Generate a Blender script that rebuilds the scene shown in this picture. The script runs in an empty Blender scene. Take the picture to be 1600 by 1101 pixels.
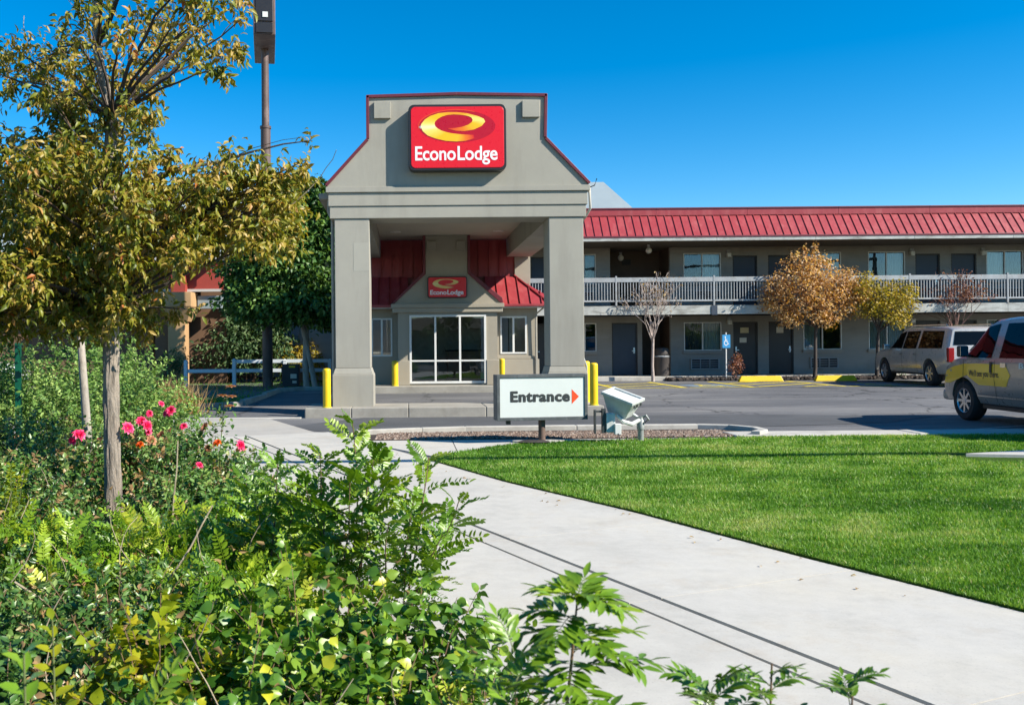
import bpy, bmesh, math, random
import numpy as np
from mathutils import Vector, Matrix

# ------------------------------------------------------------------ camera, sky, sun, exposure
SC = bpy.context.scene
COL = SC.collection
cam_d = bpy.data.cameras.new('camera')
cam_d.sensor_fit = 'HORIZONTAL'; cam_d.sensor_width = 36.0
cam_d.lens = 36.0 * 1400 / 1600
cam_d.shift_x = 162 / 1600; cam_d.shift_y = -10.5 / 1600
cam_d.clip_start = 0.05; cam_d.clip_end = 2000
cam_d.dof.use_dof = True; cam_d.dof.focus_distance = 16.0; cam_d.dof.aperture_fstop = 8.0
cam = bpy.data.objects.new('camera', cam_d); COL.objects.link(cam)
cam.matrix_world = Matrix.Translation((0, 0, 1.55)) @ Matrix.Rotation(math.radians(90), 4, 'X') @ Matrix.Rotation(math.radians(-0.5), 4, 'Z')
SC.camera = cam

SUN = Vector((1.0, -0.50, 0.78)).normalized()
ELEV = math.asin(SUN.z); AZ = math.atan2(SUN.x, SUN.y)
world = bpy.data.worlds.new('World'); SC.world = world; world.use_nodes = True
wn = world.node_tree; wn.nodes.clear()
sky = wn.nodes.new('ShaderNodeTexSky'); sky.sky_type = 'NISHITA'; sky.sun_disc = False
sky.sun_elevation = ELEV; sky.sun_rotation = AZ
sky.air_density = 1.0; sky.dust_density = 0.05; sky.ozone_density = 2.2; sky.altitude = 1300
hs = wn.nodes.new('ShaderNodeHueSaturation'); hs.inputs['Saturation'].default_value = 1.52
hs.inputs['Hue'].default_value = 0.496
bg = wn.nodes.new('ShaderNodeBackground'); bg.inputs['Strength'].default_value = 0.105
wo = wn.nodes.new('ShaderNodeOutputWorld')
wn.links.new(sky.outputs[0], hs.inputs['Color']); wn.links.new(hs.outputs[0], bg.inputs[0]); wn.links.new(bg.outputs[0], wo.inputs[0])
sun_d = bpy.data.lights.new('sun', 'SUN'); sun_d.energy = 5.0; sun_d.angle = math.radians(0.5); sun_d.color = (1.0, 0.93, 0.82)
sun = bpy.data.objects.new('sun', sun_d); COL.objects.link(sun)
sun.rotation_euler = SUN.to_track_quat('Z', 'Y').to_euler()
SC.view_settings.view_transform = 'Standard'; SC.view_settings.look = 'None'
SC.view_settings.exposure = 0.85; SC.view_settings.gamma = 1.0
SC.view_settings.use_curve_mapping = False
SC.render.engine = 'CYCLES'
SC.cycles.use_denoising = True
SC.cycles.max_bounces = 8; SC.cycles.transparent_max_bounces = 16
SC.cycles.sample_clamp_indirect = 6.0
SC.cycles.caustics_reflective = False; SC.cycles.caustics_refractive = False

# ------------------------------------------------------------------ materials
MATS = {}
def hexlin(r, g, b):
    f = lambda c: ((c / 255 + 0.055) / 1.055) ** 2.4 if c > 10 else c / 255 / 12.92
    return (f(r), f(g), f(b))
def nodes(name):
    m = bpy.data.materials.new(name); m.use_nodes = True
    nt = m.node_tree; b = nt.nodes['Principled BSDF']
    MATS[name] = m
    return m, nt, b
def ramp(nt, stops, interp='LINEAR'):
    r = nt.nodes.new('ShaderNodeValToRGB'); r.color_ramp.interpolation = interp
    e = r.color_ramp.elements
    while len(e) < len(stops): e.new(0.5)
    for k, (p, c) in enumerate(stops):
        e[k].position = p; e[k].color = (c[0], c[1], c[2], 1) if not isinstance(c, (int, float)) else (c, c, c, 1)
    return r
def noise(nt, scale, detail=6, rough=0.6, vec=None, dist=0.0, stretch=None):
    n = nt.nodes.new('ShaderNodeTexNoise'); n.inputs['Scale'].default_value = scale
    n.inputs['Detail'].default_value = detail; n.inputs['Roughness'].default_value = rough; n.inputs['Distortion'].default_value = dist
    tc = nt.nodes.new('ShaderNodeTexCoord')
    src = tc.outputs['Object']
    if stretch:
        mp = nt.nodes.new('ShaderNodeMapping'); mp.inputs['Scale'].default_value = stretch
        nt.links.new(src, mp.inputs[0]); src = mp.outputs[0]
    nt.links.new(src, n.inputs['Vector'])
    return n
def mixc(nt, fac, a, b, mode='MIX'):
    m = nt.nodes.new('ShaderNodeMix'); m.data_type = 'RGBA'; m.blend_type = mode
    for sock, v in ((m.inputs[0], fac), (m.inputs[6], a), (m.inputs[7], b)):
        if hasattr(v, 'links'): nt.links.new(v, sock)
        elif isinstance(v, (int, float)): sock.default_value = v
        else: sock.default_value = (v[0], v[1], v[2], 1)
    return m.outputs[2]
def bump(nt, b, h, strength=0.3, dist=0.01):
    bp = nt.nodes.new('ShaderNodeBump'); bp.inputs['Strength'].default_value = strength; bp.inputs['Distance'].default_value = dist
    nt.links.new(h, bp.inputs['Height']); nt.links.new(bp.outputs[0], b.inputs['Normal'])
def surf(name, col, rough=0.8, var=0.12, scale=3.0, bscale=60, bstr=0.25, bdist=0.004, metal=0.0, spec=0.5, stretch=None, stain=None, coat=0.0):
    """A plain procedural surface: base colour broken up by two noises, fine relief, uneven roughness."""
    m, nt, b = nodes(name)
    n1 = noise(nt, scale, 8, 0.62, stretch=stretch); n2 = noise(nt, scale * 9, 5, 0.6, stretch=stretch)
    lo = tuple(c * (1 - var) for c in col); hi = tuple(min(1, c * (1 + var)) for c in col)
    r1 = ramp(nt, [(0.3, lo), (0.7, hi)]); nt.links.new(n1.outputs[0], r1.inputs[0])
    r2 = ramp(nt, [(0.3, 1 - var * 0.6), (0.7, 1.0)]); nt.links.new(n2.outputs[0], r2.inputs[0])
    c = mixc(nt, 1.0, r1.outputs[0], r2.outputs[0], 'MULTIPLY')
    if stain:
        scol, amount, sscale, sstr = stain
        n3 = noise(nt, sscale, 7, 0.65, stretch=sstr); r3 = ramp(nt, [(0.5, 0.0), (0.72, amount)]); nt.links.new(n3.outputs[0], r3.inputs[0])
        c = mixc(nt, r3.outputs[0], c, scol)
    nt.links.new(c, b.inputs['Base Color'])
    rr = ramp(nt, [(0.3, max(0.02, rough - 0.08)), (0.7, min(1, rough + 0.08))]); nt.links.new(n2.outputs[0], rr.inputs[0]); nt.links.new(rr.outputs[0], b.inputs['Roughness'])
    b.inputs['Metallic'].default_value = metal; b.inputs['Specular IOR Level'].default_value = spec
    if coat: b.inputs['Coat Weight'].default_value = coat; b.inputs['Coat Roughness'].default_value = 0.05
    if bstr:
        n4 = noise(nt, bscale, 6, 0.7, stretch=stretch); bump(nt, b, n4.outputs[0], bstr, bdist)
    return m
def leafmat(name, stops, trans=0.35, rough=0.5, spec=0.35):
    """Leaf: colour by the leaf's own 'tint' value, part diffuse, part translucent."""
    m = bpy.data.materials.new(name); m.use_nodes = True; MATS[name] = m
    nt = m.node_tree; nt.nodes.clear()
    at = nt.nodes.new('ShaderNodeAttribute'); at.attribute_name = 'tint'
    r = ramp(nt, stops); nt.links.new(at.outputs['Fac'], r.inputs[0])
    p = nt.nodes.new('ShaderNodeBsdfPrincipled'); p.inputs['Roughness'].default_value = rough; p.inputs['Specular IOR Level'].default_value = spec
    t = nt.nodes.new('ShaderNodeBsdfTranslucent')
    tc = mixc(nt, 1.0, r.outputs[0], (1.5, 1.4, 0.5), 'MULTIPLY')
    nt.links.new(r.outputs[0], p.inputs['Base Color']); nt.links.new(tc, t.inputs['Color'])
    mx = nt.nodes.new('ShaderNodeMixShader'); mx.inputs[0].default_value = trans
    nt.links.new(p.outputs[0], mx.inputs[1]); nt.links.new(t.outputs[0], mx.inputs[2])
    o = nt.nodes.new('ShaderNodeOutputMaterial'); nt.links.new(mx.outputs[0], o.inputs[0])
    return m
def glassmat(name, tint=(0.85, 0.9, 0.9), extra=0.015):
    m = bpy.data.materials.new(name); m.use_nodes = True; MATS[name] = m
    nt = m.node_tree; nt.nodes.clear()
    f = nt.nodes.new('ShaderNodeFresnel'); f.inputs[0].default_value = 1.52 if name == 'window_glass' else 1.28
    ad = nt.nodes.new('ShaderNodeMath'); ad.operation = 'ADD'; ad.inputs[1].default_value = extra; nt.links.new(f.outputs[0], ad.inputs[0])
    t = nt.nodes.new('ShaderNodeBsdfTransparent'); t.inputs[0].default_value = (*tint, 1)
    g = nt.nodes.new('ShaderNodeBsdfGlossy'); g.inputs['Roughness'].default_value = 0.0; g.inputs['Color'].default_value = (0.95, 0.97, 1, 1) if name == 'window_glass' else (0.42, 0.44, 0.47, 1)
    n = noise(nt, 1.3, 2, 0.5); bp = nt.nodes.new('ShaderNodeBump'); bp.inputs['Strength'].default_value = 0.06; bp.inputs['Distance'].default_value = 0.02
    nt.links.new(n.outputs[0], bp.inputs['Height']); nt.links.new(bp.outputs[0], g.inputs['Normal'])
    mx = nt.nodes.new('ShaderNodeMixShader'); nt.links.new(ad.outputs[0], mx.inputs[0]); nt.links.new(t.outputs[0], mx.inputs[1]); nt.links.new(g.outputs[0], mx.inputs[2])
    o = nt.nodes.new('ShaderNodeOutputMaterial'); nt.links.new(mx.outputs[0], o.inputs[0])
    return m
def attrmat(name, attr='shade', rough=0.35):
    m, nt, b = nodes(name)
    at = nt.nodes.new('ShaderNodeAttribute'); at.attribute_name = attr
    nt.links.new(at.outputs['Color'], b.inputs['Base Color']); b.inputs['Roughness'].default_value = rough
    return m

surf('patch_stucco', (0.36, 0.345, 0.29), 0.9, 0.06, 0.8, 140, 0.45, 0.004)
surf('stucco', (0.340, 0.324, 0.272), 0.9, 0.07, 0.8, 140, 0.45, 0.004, stain=((0.22, 0.205, 0.17), 0.55, 1.3, (1, 1, 0.16)))
surf('lobby_stucco', (0.345, 0.31, 0.245), 0.9, 0.07, 0.8, 140, 0.45, 0.004, stain=((0.22, 0.2, 0.16), 0.3, 0.9, (1, 1, 0.25)))
surf('ceiling_paint', (0.42, 0.38, 0.30), 0.85, 0.05, 1.0)
surf('red_metal', (0.32, 0.040, 0.046), 0.42, 0.09, 0.9, 20, 0.05, 0.002, stain=((0.50, 0.16, 0.15), 0.35, 1.5, (2, 2, 0.3)))
surf('maroon_metal', (0.14, 0.02, 0.03), 0.45, 0.1, 1.2, 20, 0.05, 0.002)
surf('siding_paint', (0.285, 0.272, 0.245), 0.75, 0.10, 1.2, 40, 0.15, 0.002, stretch=(0.5, 1, 2), stain=((0.11, 0.10, 0.085), 0.4, 1.1, (1, 1, 0.4)))
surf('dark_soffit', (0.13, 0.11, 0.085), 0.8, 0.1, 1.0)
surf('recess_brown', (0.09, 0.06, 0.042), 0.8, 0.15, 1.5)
surf('navy_door', (0.035, 0.05, 0.075), 0.55, 0.12, 1.5, 30, 0.08, 0.002)
surf('dark_door', (0.035, 0.032, 0.03), 0.5, 0.12, 1.5, 30, 0.08, 0.002)
surf('railing_paint', (0.335, 0.355, 0.365), 0.6, 0.15, 3, 60, 0.2, 0.002, stain=((0.2, 0.18, 0.15), 0.6, 4, None))
surf('peeling_fascia', (0.44, 0.45, 0.42), 0.8, 0.2, 2.5, 30, 0.3, 0.004, stain=((0.13, 0.12, 0.1), 0.85, 3.0, (0.5, 1, 2.5)))
surf('white_frame', (0.70, 0.70, 0.67), 0.45, 0.06, 3, 60, 0.08, 0.001)
surf('metal_bright', (0.6, 0.6, 0.58), 0.3, 0.1, 6, 60, 0.05, 0.001, metal=1.0)
surf('dark_interior', (0.035, 0.034, 0.034), 0.8, 0.2, 1.5)
surf('interior_wood', (0.30, 0.17, 0.09), 0.5, 0.2, 2)
surf('interior_wall', (0.52, 0.49, 0.42), 0.8, 0.1, 1)
surf('curtain_fabric', (0.80, 0.82, 0.82), 0.9, 0.06, 6, 120, 0.1, 0.001)
surf('curtain_tan', (0.58, 0.62, 0.58), 0.9, 0.08, 6, 120, 0.1, 0.001)
surf('curtain_dark', (0.10, 0.11, 0.12), 0.9, 0.1, 6, 120, 0.1, 0.001)
surf('yellow_paint', (0.78, 0.52, 0.003), 0.42, 0.07, 4, 60, 0.1, 0.001, stain=((0.45, 0.30, 0.02), 0.45, 7, None))
surf('worn_yellow', (0.72, 0.56, 0.03), 0.8, 0.2, 5, 120, 0.3, 0.002, stain=((0.14, 0.14, 0.12), 0.35, 6, None))
surf('worn_white', (0.50, 0.50, 0.48), 0.8, 0.2, 5, 120, 0.3, 0.002, stain=((0.11, 0.11, 0.105), 0.9, 5, None))
surf('handicap_blue_paint', (0.16, 0.22, 0.28), 0.8, 0.25, 5, 120, 0.3, 0.002, stain=((0.10, 0.10, 0.10), 0.8, 5, None))
surf('kerb_concrete', (0.47, 0.45, 0.40), 0.9, 0.14, 1.8, 120, 0.4, 0.004, stain=((0.25, 0.23, 0.19), 0.6, 2.4, None))
surf('kerb_weathered', (0.33, 0.31, 0.265), 0.9, 0.16, 1.8, 120, 0.4, 0.004, stain=((0.2, 0.18, 0.15), 0.6, 2.4, None))
surf('sign_red', (0.72, 0.006, 0.014), 0.32, 0.03, 1.5, 10, 0.02, 0.001)
surf('sign_deep_red', (0.46, 0.0, 0.012), 0.32, 0.03, 1.5, 10, 0.02, 0.001)
surf('sign_black', (0.018, 0.016, 0.017), 0.4, 0.1, 3, 40, 0.06, 0.001)
surf('sign_white', (0.86, 0.86, 0.86), 0.4, 0.02, 3, 40, 0.02, 0.001)
surf('panel_white', (0.63, 0.665, 0.635), 0.4, 0.025, 1.2, 40, 0.02, 0.001, stain=((0.6, 0.62, 0.58), 0.25, 2.5, (1, 1, 0.4)))
surf('frame_grey', (0.075, 0.085, 0.088), 0.55, 0.2, 5, 60, 0.2, 0.002, stain=((0.2, 0.22, 0.22), 0.5, 9, None))
surf('lettering_grey', (0.032, 0.036, 0.036), 0.5, 0.05, 3, 40, 0.02, 0.001)
surf('arrow_orange', (0.80, 0.075, 0.012), 0.45, 0.03, 3, 40, 0.02, 0.001)
surf('rust_steel', (0.13, 0.085, 0.065), 0.8, 0.3, 6, 80, 0.4, 0.003)
surf('pole_brown', (0.10, 0.065, 0.055), 0.6, 0.25, 1.5, 50, 0.2, 0.003, stain=((0.24, 0.17, 0.15), 0.7, 2.5, (1, 1, 0.5)))
surf('fixture_paint', (0.60, 0.625, 0.595), 0.5, 0.08, 5, 60, 0.12, 0.002, stain=((0.3, 0.31, 0.27), 0.5, 9, None))
surf('fixture_dark', (0.05, 0.055, 0.055), 0.5, 0.2, 6, 60, 0.12, 0.002)
surf('galvanised', (0.34, 0.35, 0.33), 0.5, 0.2, 7, 60, 0.15, 0.002, metal=0.5)
surf('asphalt_patch', (0.075, 0.078, 0.082), 0.92, 0.18, 1.1, 160, 0.6, 0.006)
surf('tan_stucco', (0.46, 0.285, 0.135), 0.88, 0.1, 1.2, 120, 0.35, 0.004)
surf('brown_panel', (0.16, 0.09, 0.05), 0.85, 0.15, 1.2, 120, 0.3, 0.004)
surf('rust_red_paint', (0.32, 0.045, 0.03), 0.7, 0.12, 1.2)
surf('pale_roof', (0.27, 0.32, 0.335), 0.5, 0.07, 0.4, 20, 0.05, 0.002)
surf('pale_wall', (0.50, 0.48, 0.44), 0.85, 0.07, 0.5)
surf('fence_white', (0.62, 0.68, 0.72), 0.5, 0.06, 3, 60, 0.1, 0.001)
surf('box_dark', (0.03, 0.032, 0.035), 0.6, 0.2, 4)
surf('paper', (0.66, 0.62, 0.52), 0.9, 0.06, 14)
surf('paper_yellow', (0.58, 0.50, 0.30), 0.9, 0.06, 14)
surf('sign_blue', (0.05, 0.30, 0.60), 0.4, 0.05, 4)
surf('lamp_glass', (0.62, 0.60, 0.54), 0.3, 0.05, 6)
surf('bin_brown', (0.055, 0.045, 0.04), 0.6, 0.2, 5)
surf('lava_rock', (0.045, 0.038, 0.034), 0.95, 0.35, 9, 60, 0.6, 0.01)
surf('mulch_soil', (0.055, 0.038, 0.027), 0.95, 0.4, 5, 90, 0.8, 0.02)
surf('dirt', (0.17, 0.14, 0.10), 0.95, 0.25, 0.4, 60, 0.6, 0.02)
surf('van_paint', (0.30, 0.27, 0.245), 0.32, 0.03, 1.2, 8, 0.0, 0.001, metal=0.35, coat=0.6)
surf('suv_paint', (0.50, 0.47, 0.42), 0.32, 0.03, 1.2, 8, 0.0, 0.001, metal=0.25, coat=0.7)
surf('car_white', (0.75, 0.75, 0.74), 0.3, 0.02, 1.2, 8, 0.0, 0.001, coat=0.6)
surf('van_yellow', (0.92, 0.50, 0.002), 0.35, 0.03, 1.2, 8, 0.0, 0.001, coat=0.4)
surf('tyre_rubber', (0.018, 0.018, 0.019), 0.8, 0.2, 12, 60, 0.3, 0.003)
surf('rim_alloy', (0.55, 0.55, 0.56), 0.3, 0.06, 6, 60, 0.02, 0.001, metal=0.8)
surf('black_plastic', (0.02, 0.02, 0.022), 0.5, 0.15, 6)
surf('tail_red', (0.30, 0.008, 0.01), 0.2, 0.05, 6)
surf('mirror_glass', (0.8, 0.85, 0.9), 0.03, 0.0, 2, 8, 0.0, metal=1.0)
surf('magenta_paint', (0.35, 0.02, 0.10), 0.4, 0.03, 3)
surf('bark', (0.40, 0.34, 0.27), 0.95, 0.35, 9, 34, 1.0, 0.05, stretch=(1, 1, 0.16), stain=((0.06, 0.05, 0.04), 1.0, 26, (1, 1, 0.10)))
surf('bark_pale', (0.38, 0.34, 0.29), 0.9, 0.25, 6, 45, 0.7, 0.01, stretch=(1, 1, 0.25), stain=((0.12, 0.1, 0.08), 0.7, 14, (1, 1, 0.3)))
surf('bark_dark', (0.075, 0.06, 0.05), 0.95, 0.3, 7, 55, 0.9, 0.01, stretch=(1, 1, 0.25))
surf('twig_pink', (0.42, 0.345, 0.305), 0.85, 0.25, 9, 60, 0.3, 0.003)
surf('twig_red', (0.22, 0.12, 0.095), 0.85, 0.25, 9, 60, 0.3, 0.003)
surf('stem_green', (0.13, 0.16, 0.05), 0.7, 0.25, 12, 60, 0.2, 0.002)
surf('stem_brown', (0.20, 0.12, 0.07), 0.8, 0.3, 12, 60, 0.3, 0.002)
surf('dry_cane', (0.36, 0.29, 0.19), 0.85, 0.25, 12, 60, 0.3, 0.002)
surf('green_post', (0.005, 0.11, 0.055), 0.45, 0.15, 9, 60, 0.15, 0.002)
surf('cable_black', (0.02, 0.02, 0.02), 0.7, 0.1, 5)
glassmat('window_glass'); glassmat('car_glass', (0.10, 0.11, 0.11), 0.02)
attrmat('swoosh_print', 'shade', 0.32); attrmat('swoosh_faint', 'shade', 0.4)

def concrete(name, col, warm):
    m, nt, b = nodes(name)
    n1 = noise(nt, 0.55, 8, 0.65); r1 = ramp(nt, [(0.30, tuple(c * 0.86 for c in col)), (0.5, col), (0.72, warm)]); nt.links.new(n1.outputs[0], r1.inputs[0])
    n2 = noise(nt, 7, 8, 0.7); r2 = ramp(nt, [(0.3, 0.90), (0.65, 1.0)]); nt.links.new(n2.outputs[0], r2.inputs[0])
    c = mixc(nt, 1.0, r1.outputs[0], r2.outputs[0], 'MULTIPLY')
    n3 = noise(nt, 1.6, 9, 0.75); r3 = ramp(nt, [(0.53, 0.0), (0.72, 0.6)]); nt.links.new(n3.outputs[0], r3.inputs[0])
    c = mixc(nt, r3.outputs[0], c, (0.43, 0.37, 0.29))
    n6 = noise(nt, 1.7, 9, 0.8); r6 = ramp(nt, [(0.36, 0.90), (0.50, 1.0)]); nt.links.new(n6.outputs[0], r6.inputs[0])
    c = mixc(nt, 1.0, c, r6.outputs[0], 'MULTIPLY')
    n4 = noise(nt, 90, 3, 0.5); r4 = ramp(nt, [(0.30, 0.82), (0.40, 1.0)]); nt.links.new(n4.outputs[0], r4.inputs[0])
    c = mixc(nt, 1.0, c, r4.outputs[0], 'MULTIPLY')
    oi = nt.nodes.new('ShaderNodeObjectInfo'); rr = ramp(nt, [(0, 0.93), (1, 1.0)]); nt.links.new(oi.outputs['Random'], rr.inputs[0])
    c = mixc(nt, 1.0, c, rr.outputs[0], 'MULTIPLY')
    nt.links.new(c, b.inputs['Base Color']); b.inputs['Roughness'].default_value = 0.9; b.inputs['Specular IOR Level'].default_value = 0.3
    n5 = noise(nt, 160, 5, 0.7); bump(nt, b, n5.outputs[0], 0.35, 0.003)
concrete('walk_concrete', (0.52, 0.50, 0.45), (0.545, 0.51, 0.43))
concrete('apron_concrete', (0.42, 0.40, 0.36), (0.45, 0.42, 0.36))
def asphalt():
    m, nt, b = nodes('asphalt')
    n1 = noise(nt, 0.35, 8, 0.6, stretch=(0.35, 1.6, 1)); r1 = ramp(nt, [(0.34, (0.10, 0.103, 0.11)), (0.5, (0.155, 0.155, 0.158)), (0.68, (0.24, 0.235, 0.225))]); nt.links.new(n1.outputs[0], r1.inputs[0])
    n2 = noise(nt, 2.2, 8, 0.7, stretch=(0.25, 1.5, 1)); r2 = ramp(nt, [(0.35, 0.72), (0.62, 1.0)]); nt.links.new(n2.outputs[0], r2.inputs[0])
    c = mixc(nt, 1.0, r1.outputs[0], r2.outputs[0], 'MULTIPLY')
    n3 = noise(nt, 120, 3, 0.5); r3 = ramp(nt, [(0.3, 0.75), (0.7, 1.2)]); nt.links.new(n3.outputs[0], r3.inputs[0])
    c = mixc(nt, 1.0, c, r3.outputs[0], 'MULTIPLY')
    v = nt.nodes.new('ShaderNodeTexVoronoi'); v.feature = 'DISTANCE_TO_EDGE'; v.inputs['Scale'].default_value = 0.28; v.inputs['Randomness'].default_value = 1
    nn = noise(nt, 1.5, 6, 0.6); tc = nt.nodes.new('ShaderNodeTexCoord')
    ad = nt.nodes.new('ShaderNodeMixRGB'); ad.blend_type = 'ADD'; ad.inputs[0].default_value = 0.9
    nt.links.new(tc.outputs['Object'], ad.inputs[1]); nt.links.new(nn.outputs['Color'], ad.inputs[2]); nt.links.new(ad.outputs[0], v.inputs['Vector'])
    r4 = ramp(nt, [(0.0, 0.35), (0.006, 0.5), (0.012, 1.0)]); nt.links.new(v.outputs['Distance'], r4.inputs[0])
    c = mixc(nt, 1.0, c, r4.outputs[0], 'MULTIPLY')
    nt.links.new(c, b.inputs['Base Color']); b.inputs['Roughness'].default_value = 0.88; b.inputs['Specular IOR Level'].default_value = 0.35
    n5 = noise(nt, 140, 4, 0.7); bump(nt, b, n5.outputs[0], 0.6, 0.006)
asphalt()
def lawn_soil():
    m, nt, b = nodes('turf')
    n1 = noise(nt, 1.3, 8, 0.65); r1 = ramp(nt, [(0.3, (0.035, 0.085, 0.008)), (0.7, (0.085, 0.16, 0.016))]); nt.links.new(n1.outputs[0], r1.inputs[0])
    n2 = noise(nt, 60, 4, 0.6); r2 = ramp(nt, [(0.3, 0.45), (0.7, 1.1)]); nt.links.new(n2.outputs[0], r2.inputs[0])
    nt.links.new(mixc(nt, 1.0, r1.outputs[0], r2.outputs[0], 'MULTIPLY'), b.inputs['Base Color']); b.inputs['Roughness'].default_value = 0.9
    b.inputs['Specular IOR Level'].default_value = 0.1
    bump(nt, b, n2.outputs[0], 0.8, 0.03)
lawn_soil()
leafmat('grass_blade', [(0, (0.045, 0.145, 0.012)), (0.5, (0.145, 0.31, 0.032)), (0.85, (0.27, 0.43, 0.09)), (1, (0.50, 0.48, 0.22))], 0.35, 0.45, 0.3)
leafmat('autumn_leaf', [(0, (0.08, 0.11, 0.010)), (0.25, (0.22, 0.235, 0.018)), (0.55, (0.34, 0.25, 0.04)), (0.85, (0.45, 0.31, 0.09)), (0.97, (0.46, 0.24, 0.07)), (1, (0.46, 0.15, 0.03))], 0.30, 0.45, 0.45)
leafmat('dark_leaf', [(0, (0.022, 0.065, 0.014)), (0.6, (0.065, 0.15, 0.03)), (1, (0.17, 0.29, 0.06))], 0.25, 0.45, 0.4)
leafmat('far_leaf', [(0, (0.03, 0.07, 0.025)), (0.6, (0.075, 0.14, 0.05)), (1, (0.20, 0.26, 0.11))], 0.25, 0.5, 0.3)
leafmat('rose_leaf', [(0, (0.028, 0.085, 0.016)), (0.55, (0.095, 0.205, 0.04)), (0.9, (0.25, 0.35, 0.10)), (1, (0.36, 0.22, 0.10))], 0.22, 0.36, 0.6)
leafmat('sage_leaf', [(0, (0.04, 0.115, 0.022)), (0.55, (0.145, 0.27, 0.052)), (1, (0.33, 0.45, 0.12))], 0.22, 0.5, 0.35)
leafmat('shrub_leaf', [(0, (0.03, 0.09, 0.012)), (0.5, (0.08, 0.19, 0.018)), (0.85, (0.18, 0.30, 0.03)), (1, (0.38, 0.38, 0.04))], 0.22, 0.36, 0.55)
leafmat('locust_leaf', [(0, (0.045, 0.13, 0.010)), (0.5, (0.15, 0.28, 0.016)), (0.85, (0.30, 0.41, 0.028)), (1, (0.42, 0.46, 0.04))], 0.22, 0.38, 0.5)
leafmat('round_leaf', [(0, (0.035, 0.11, 0.012)), (0.5, (0.105, 0.225, 0.020)), (0.92, (0.26, 0.37, 0.035)), (1, (0.46, 0.46, 0.02))], 0.22, 0.38, 0.5)
leafmat('lime_leaf', [(0, (0.13, 0.20, 0.010)), (0.6, (0.27, 0.33, 0.012)), (1, (0.45, 0.40, 0.02))], 0.4, 0.45, 0.35)
leafmat('orange_leaf', [(0, (0.26, 0.115, 0.03)), (0.35, (0.46, 0.245, 0.085)), (0.7, (0.62, 0.41, 0.20)), (1, (0.72, 0.56, 0.36))], 0.35, 0.5, 0.35)
leafmat('olive_leaf', [(0, (0.15, 0.15, 0.015)), (0.5, (0.36, 0.29, 0.035)), (1, (0.55, 0.40, 0.09))], 0.35, 0.5, 0.35)
leafmat('russet_leaf', [(0, (0.10, 0.03, 0.02)), (0.6, (0.24, 0.085, 0.05)), (1, (0.40, 0.22, 0.14))], 0.3, 0.5, 0.35)
leafmat('straw_leaf', [(0, (0.20, 0.12, 0.05)), (0.6, (0.40, 0.27, 0.12)), (1, (0.55, 0.42, 0.22))], 0.3, 0.6, 0.2)
leafmat('rose_petal', [(0, (0.55, 0.006, 0.05)), (0.6, (0.78, 0.02, 0.14)), (1, (0.85, 0.18, 0.36))], 0.25, 0.5, 0.3)
leafmat('faded_petal', [(0, (0.34, 0.10, 0.05)), (1, (0.55, 0.30, 0.18))], 0.25, 0.6, 0.2)
leafmat('orange_petal', [(0, (0.45, 0.03, 0.005)), (1, (0.72, 0.14, 0.01))], 0.25, 0.5, 0.3)
leafmat('red_gravel', [(0, (0.11, 0.078, 0.06)), (0.5, (0.20, 0.138, 0.105)), (1, (0.36, 0.30, 0.25))], 0.0, 0.9, 0.2)
leafmat('reflected_leaf', [(0, (0.05, 0.09, 0.03)), (1, (0.20, 0.26, 0.08))], 0.2, 0.6, 0.2)

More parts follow.
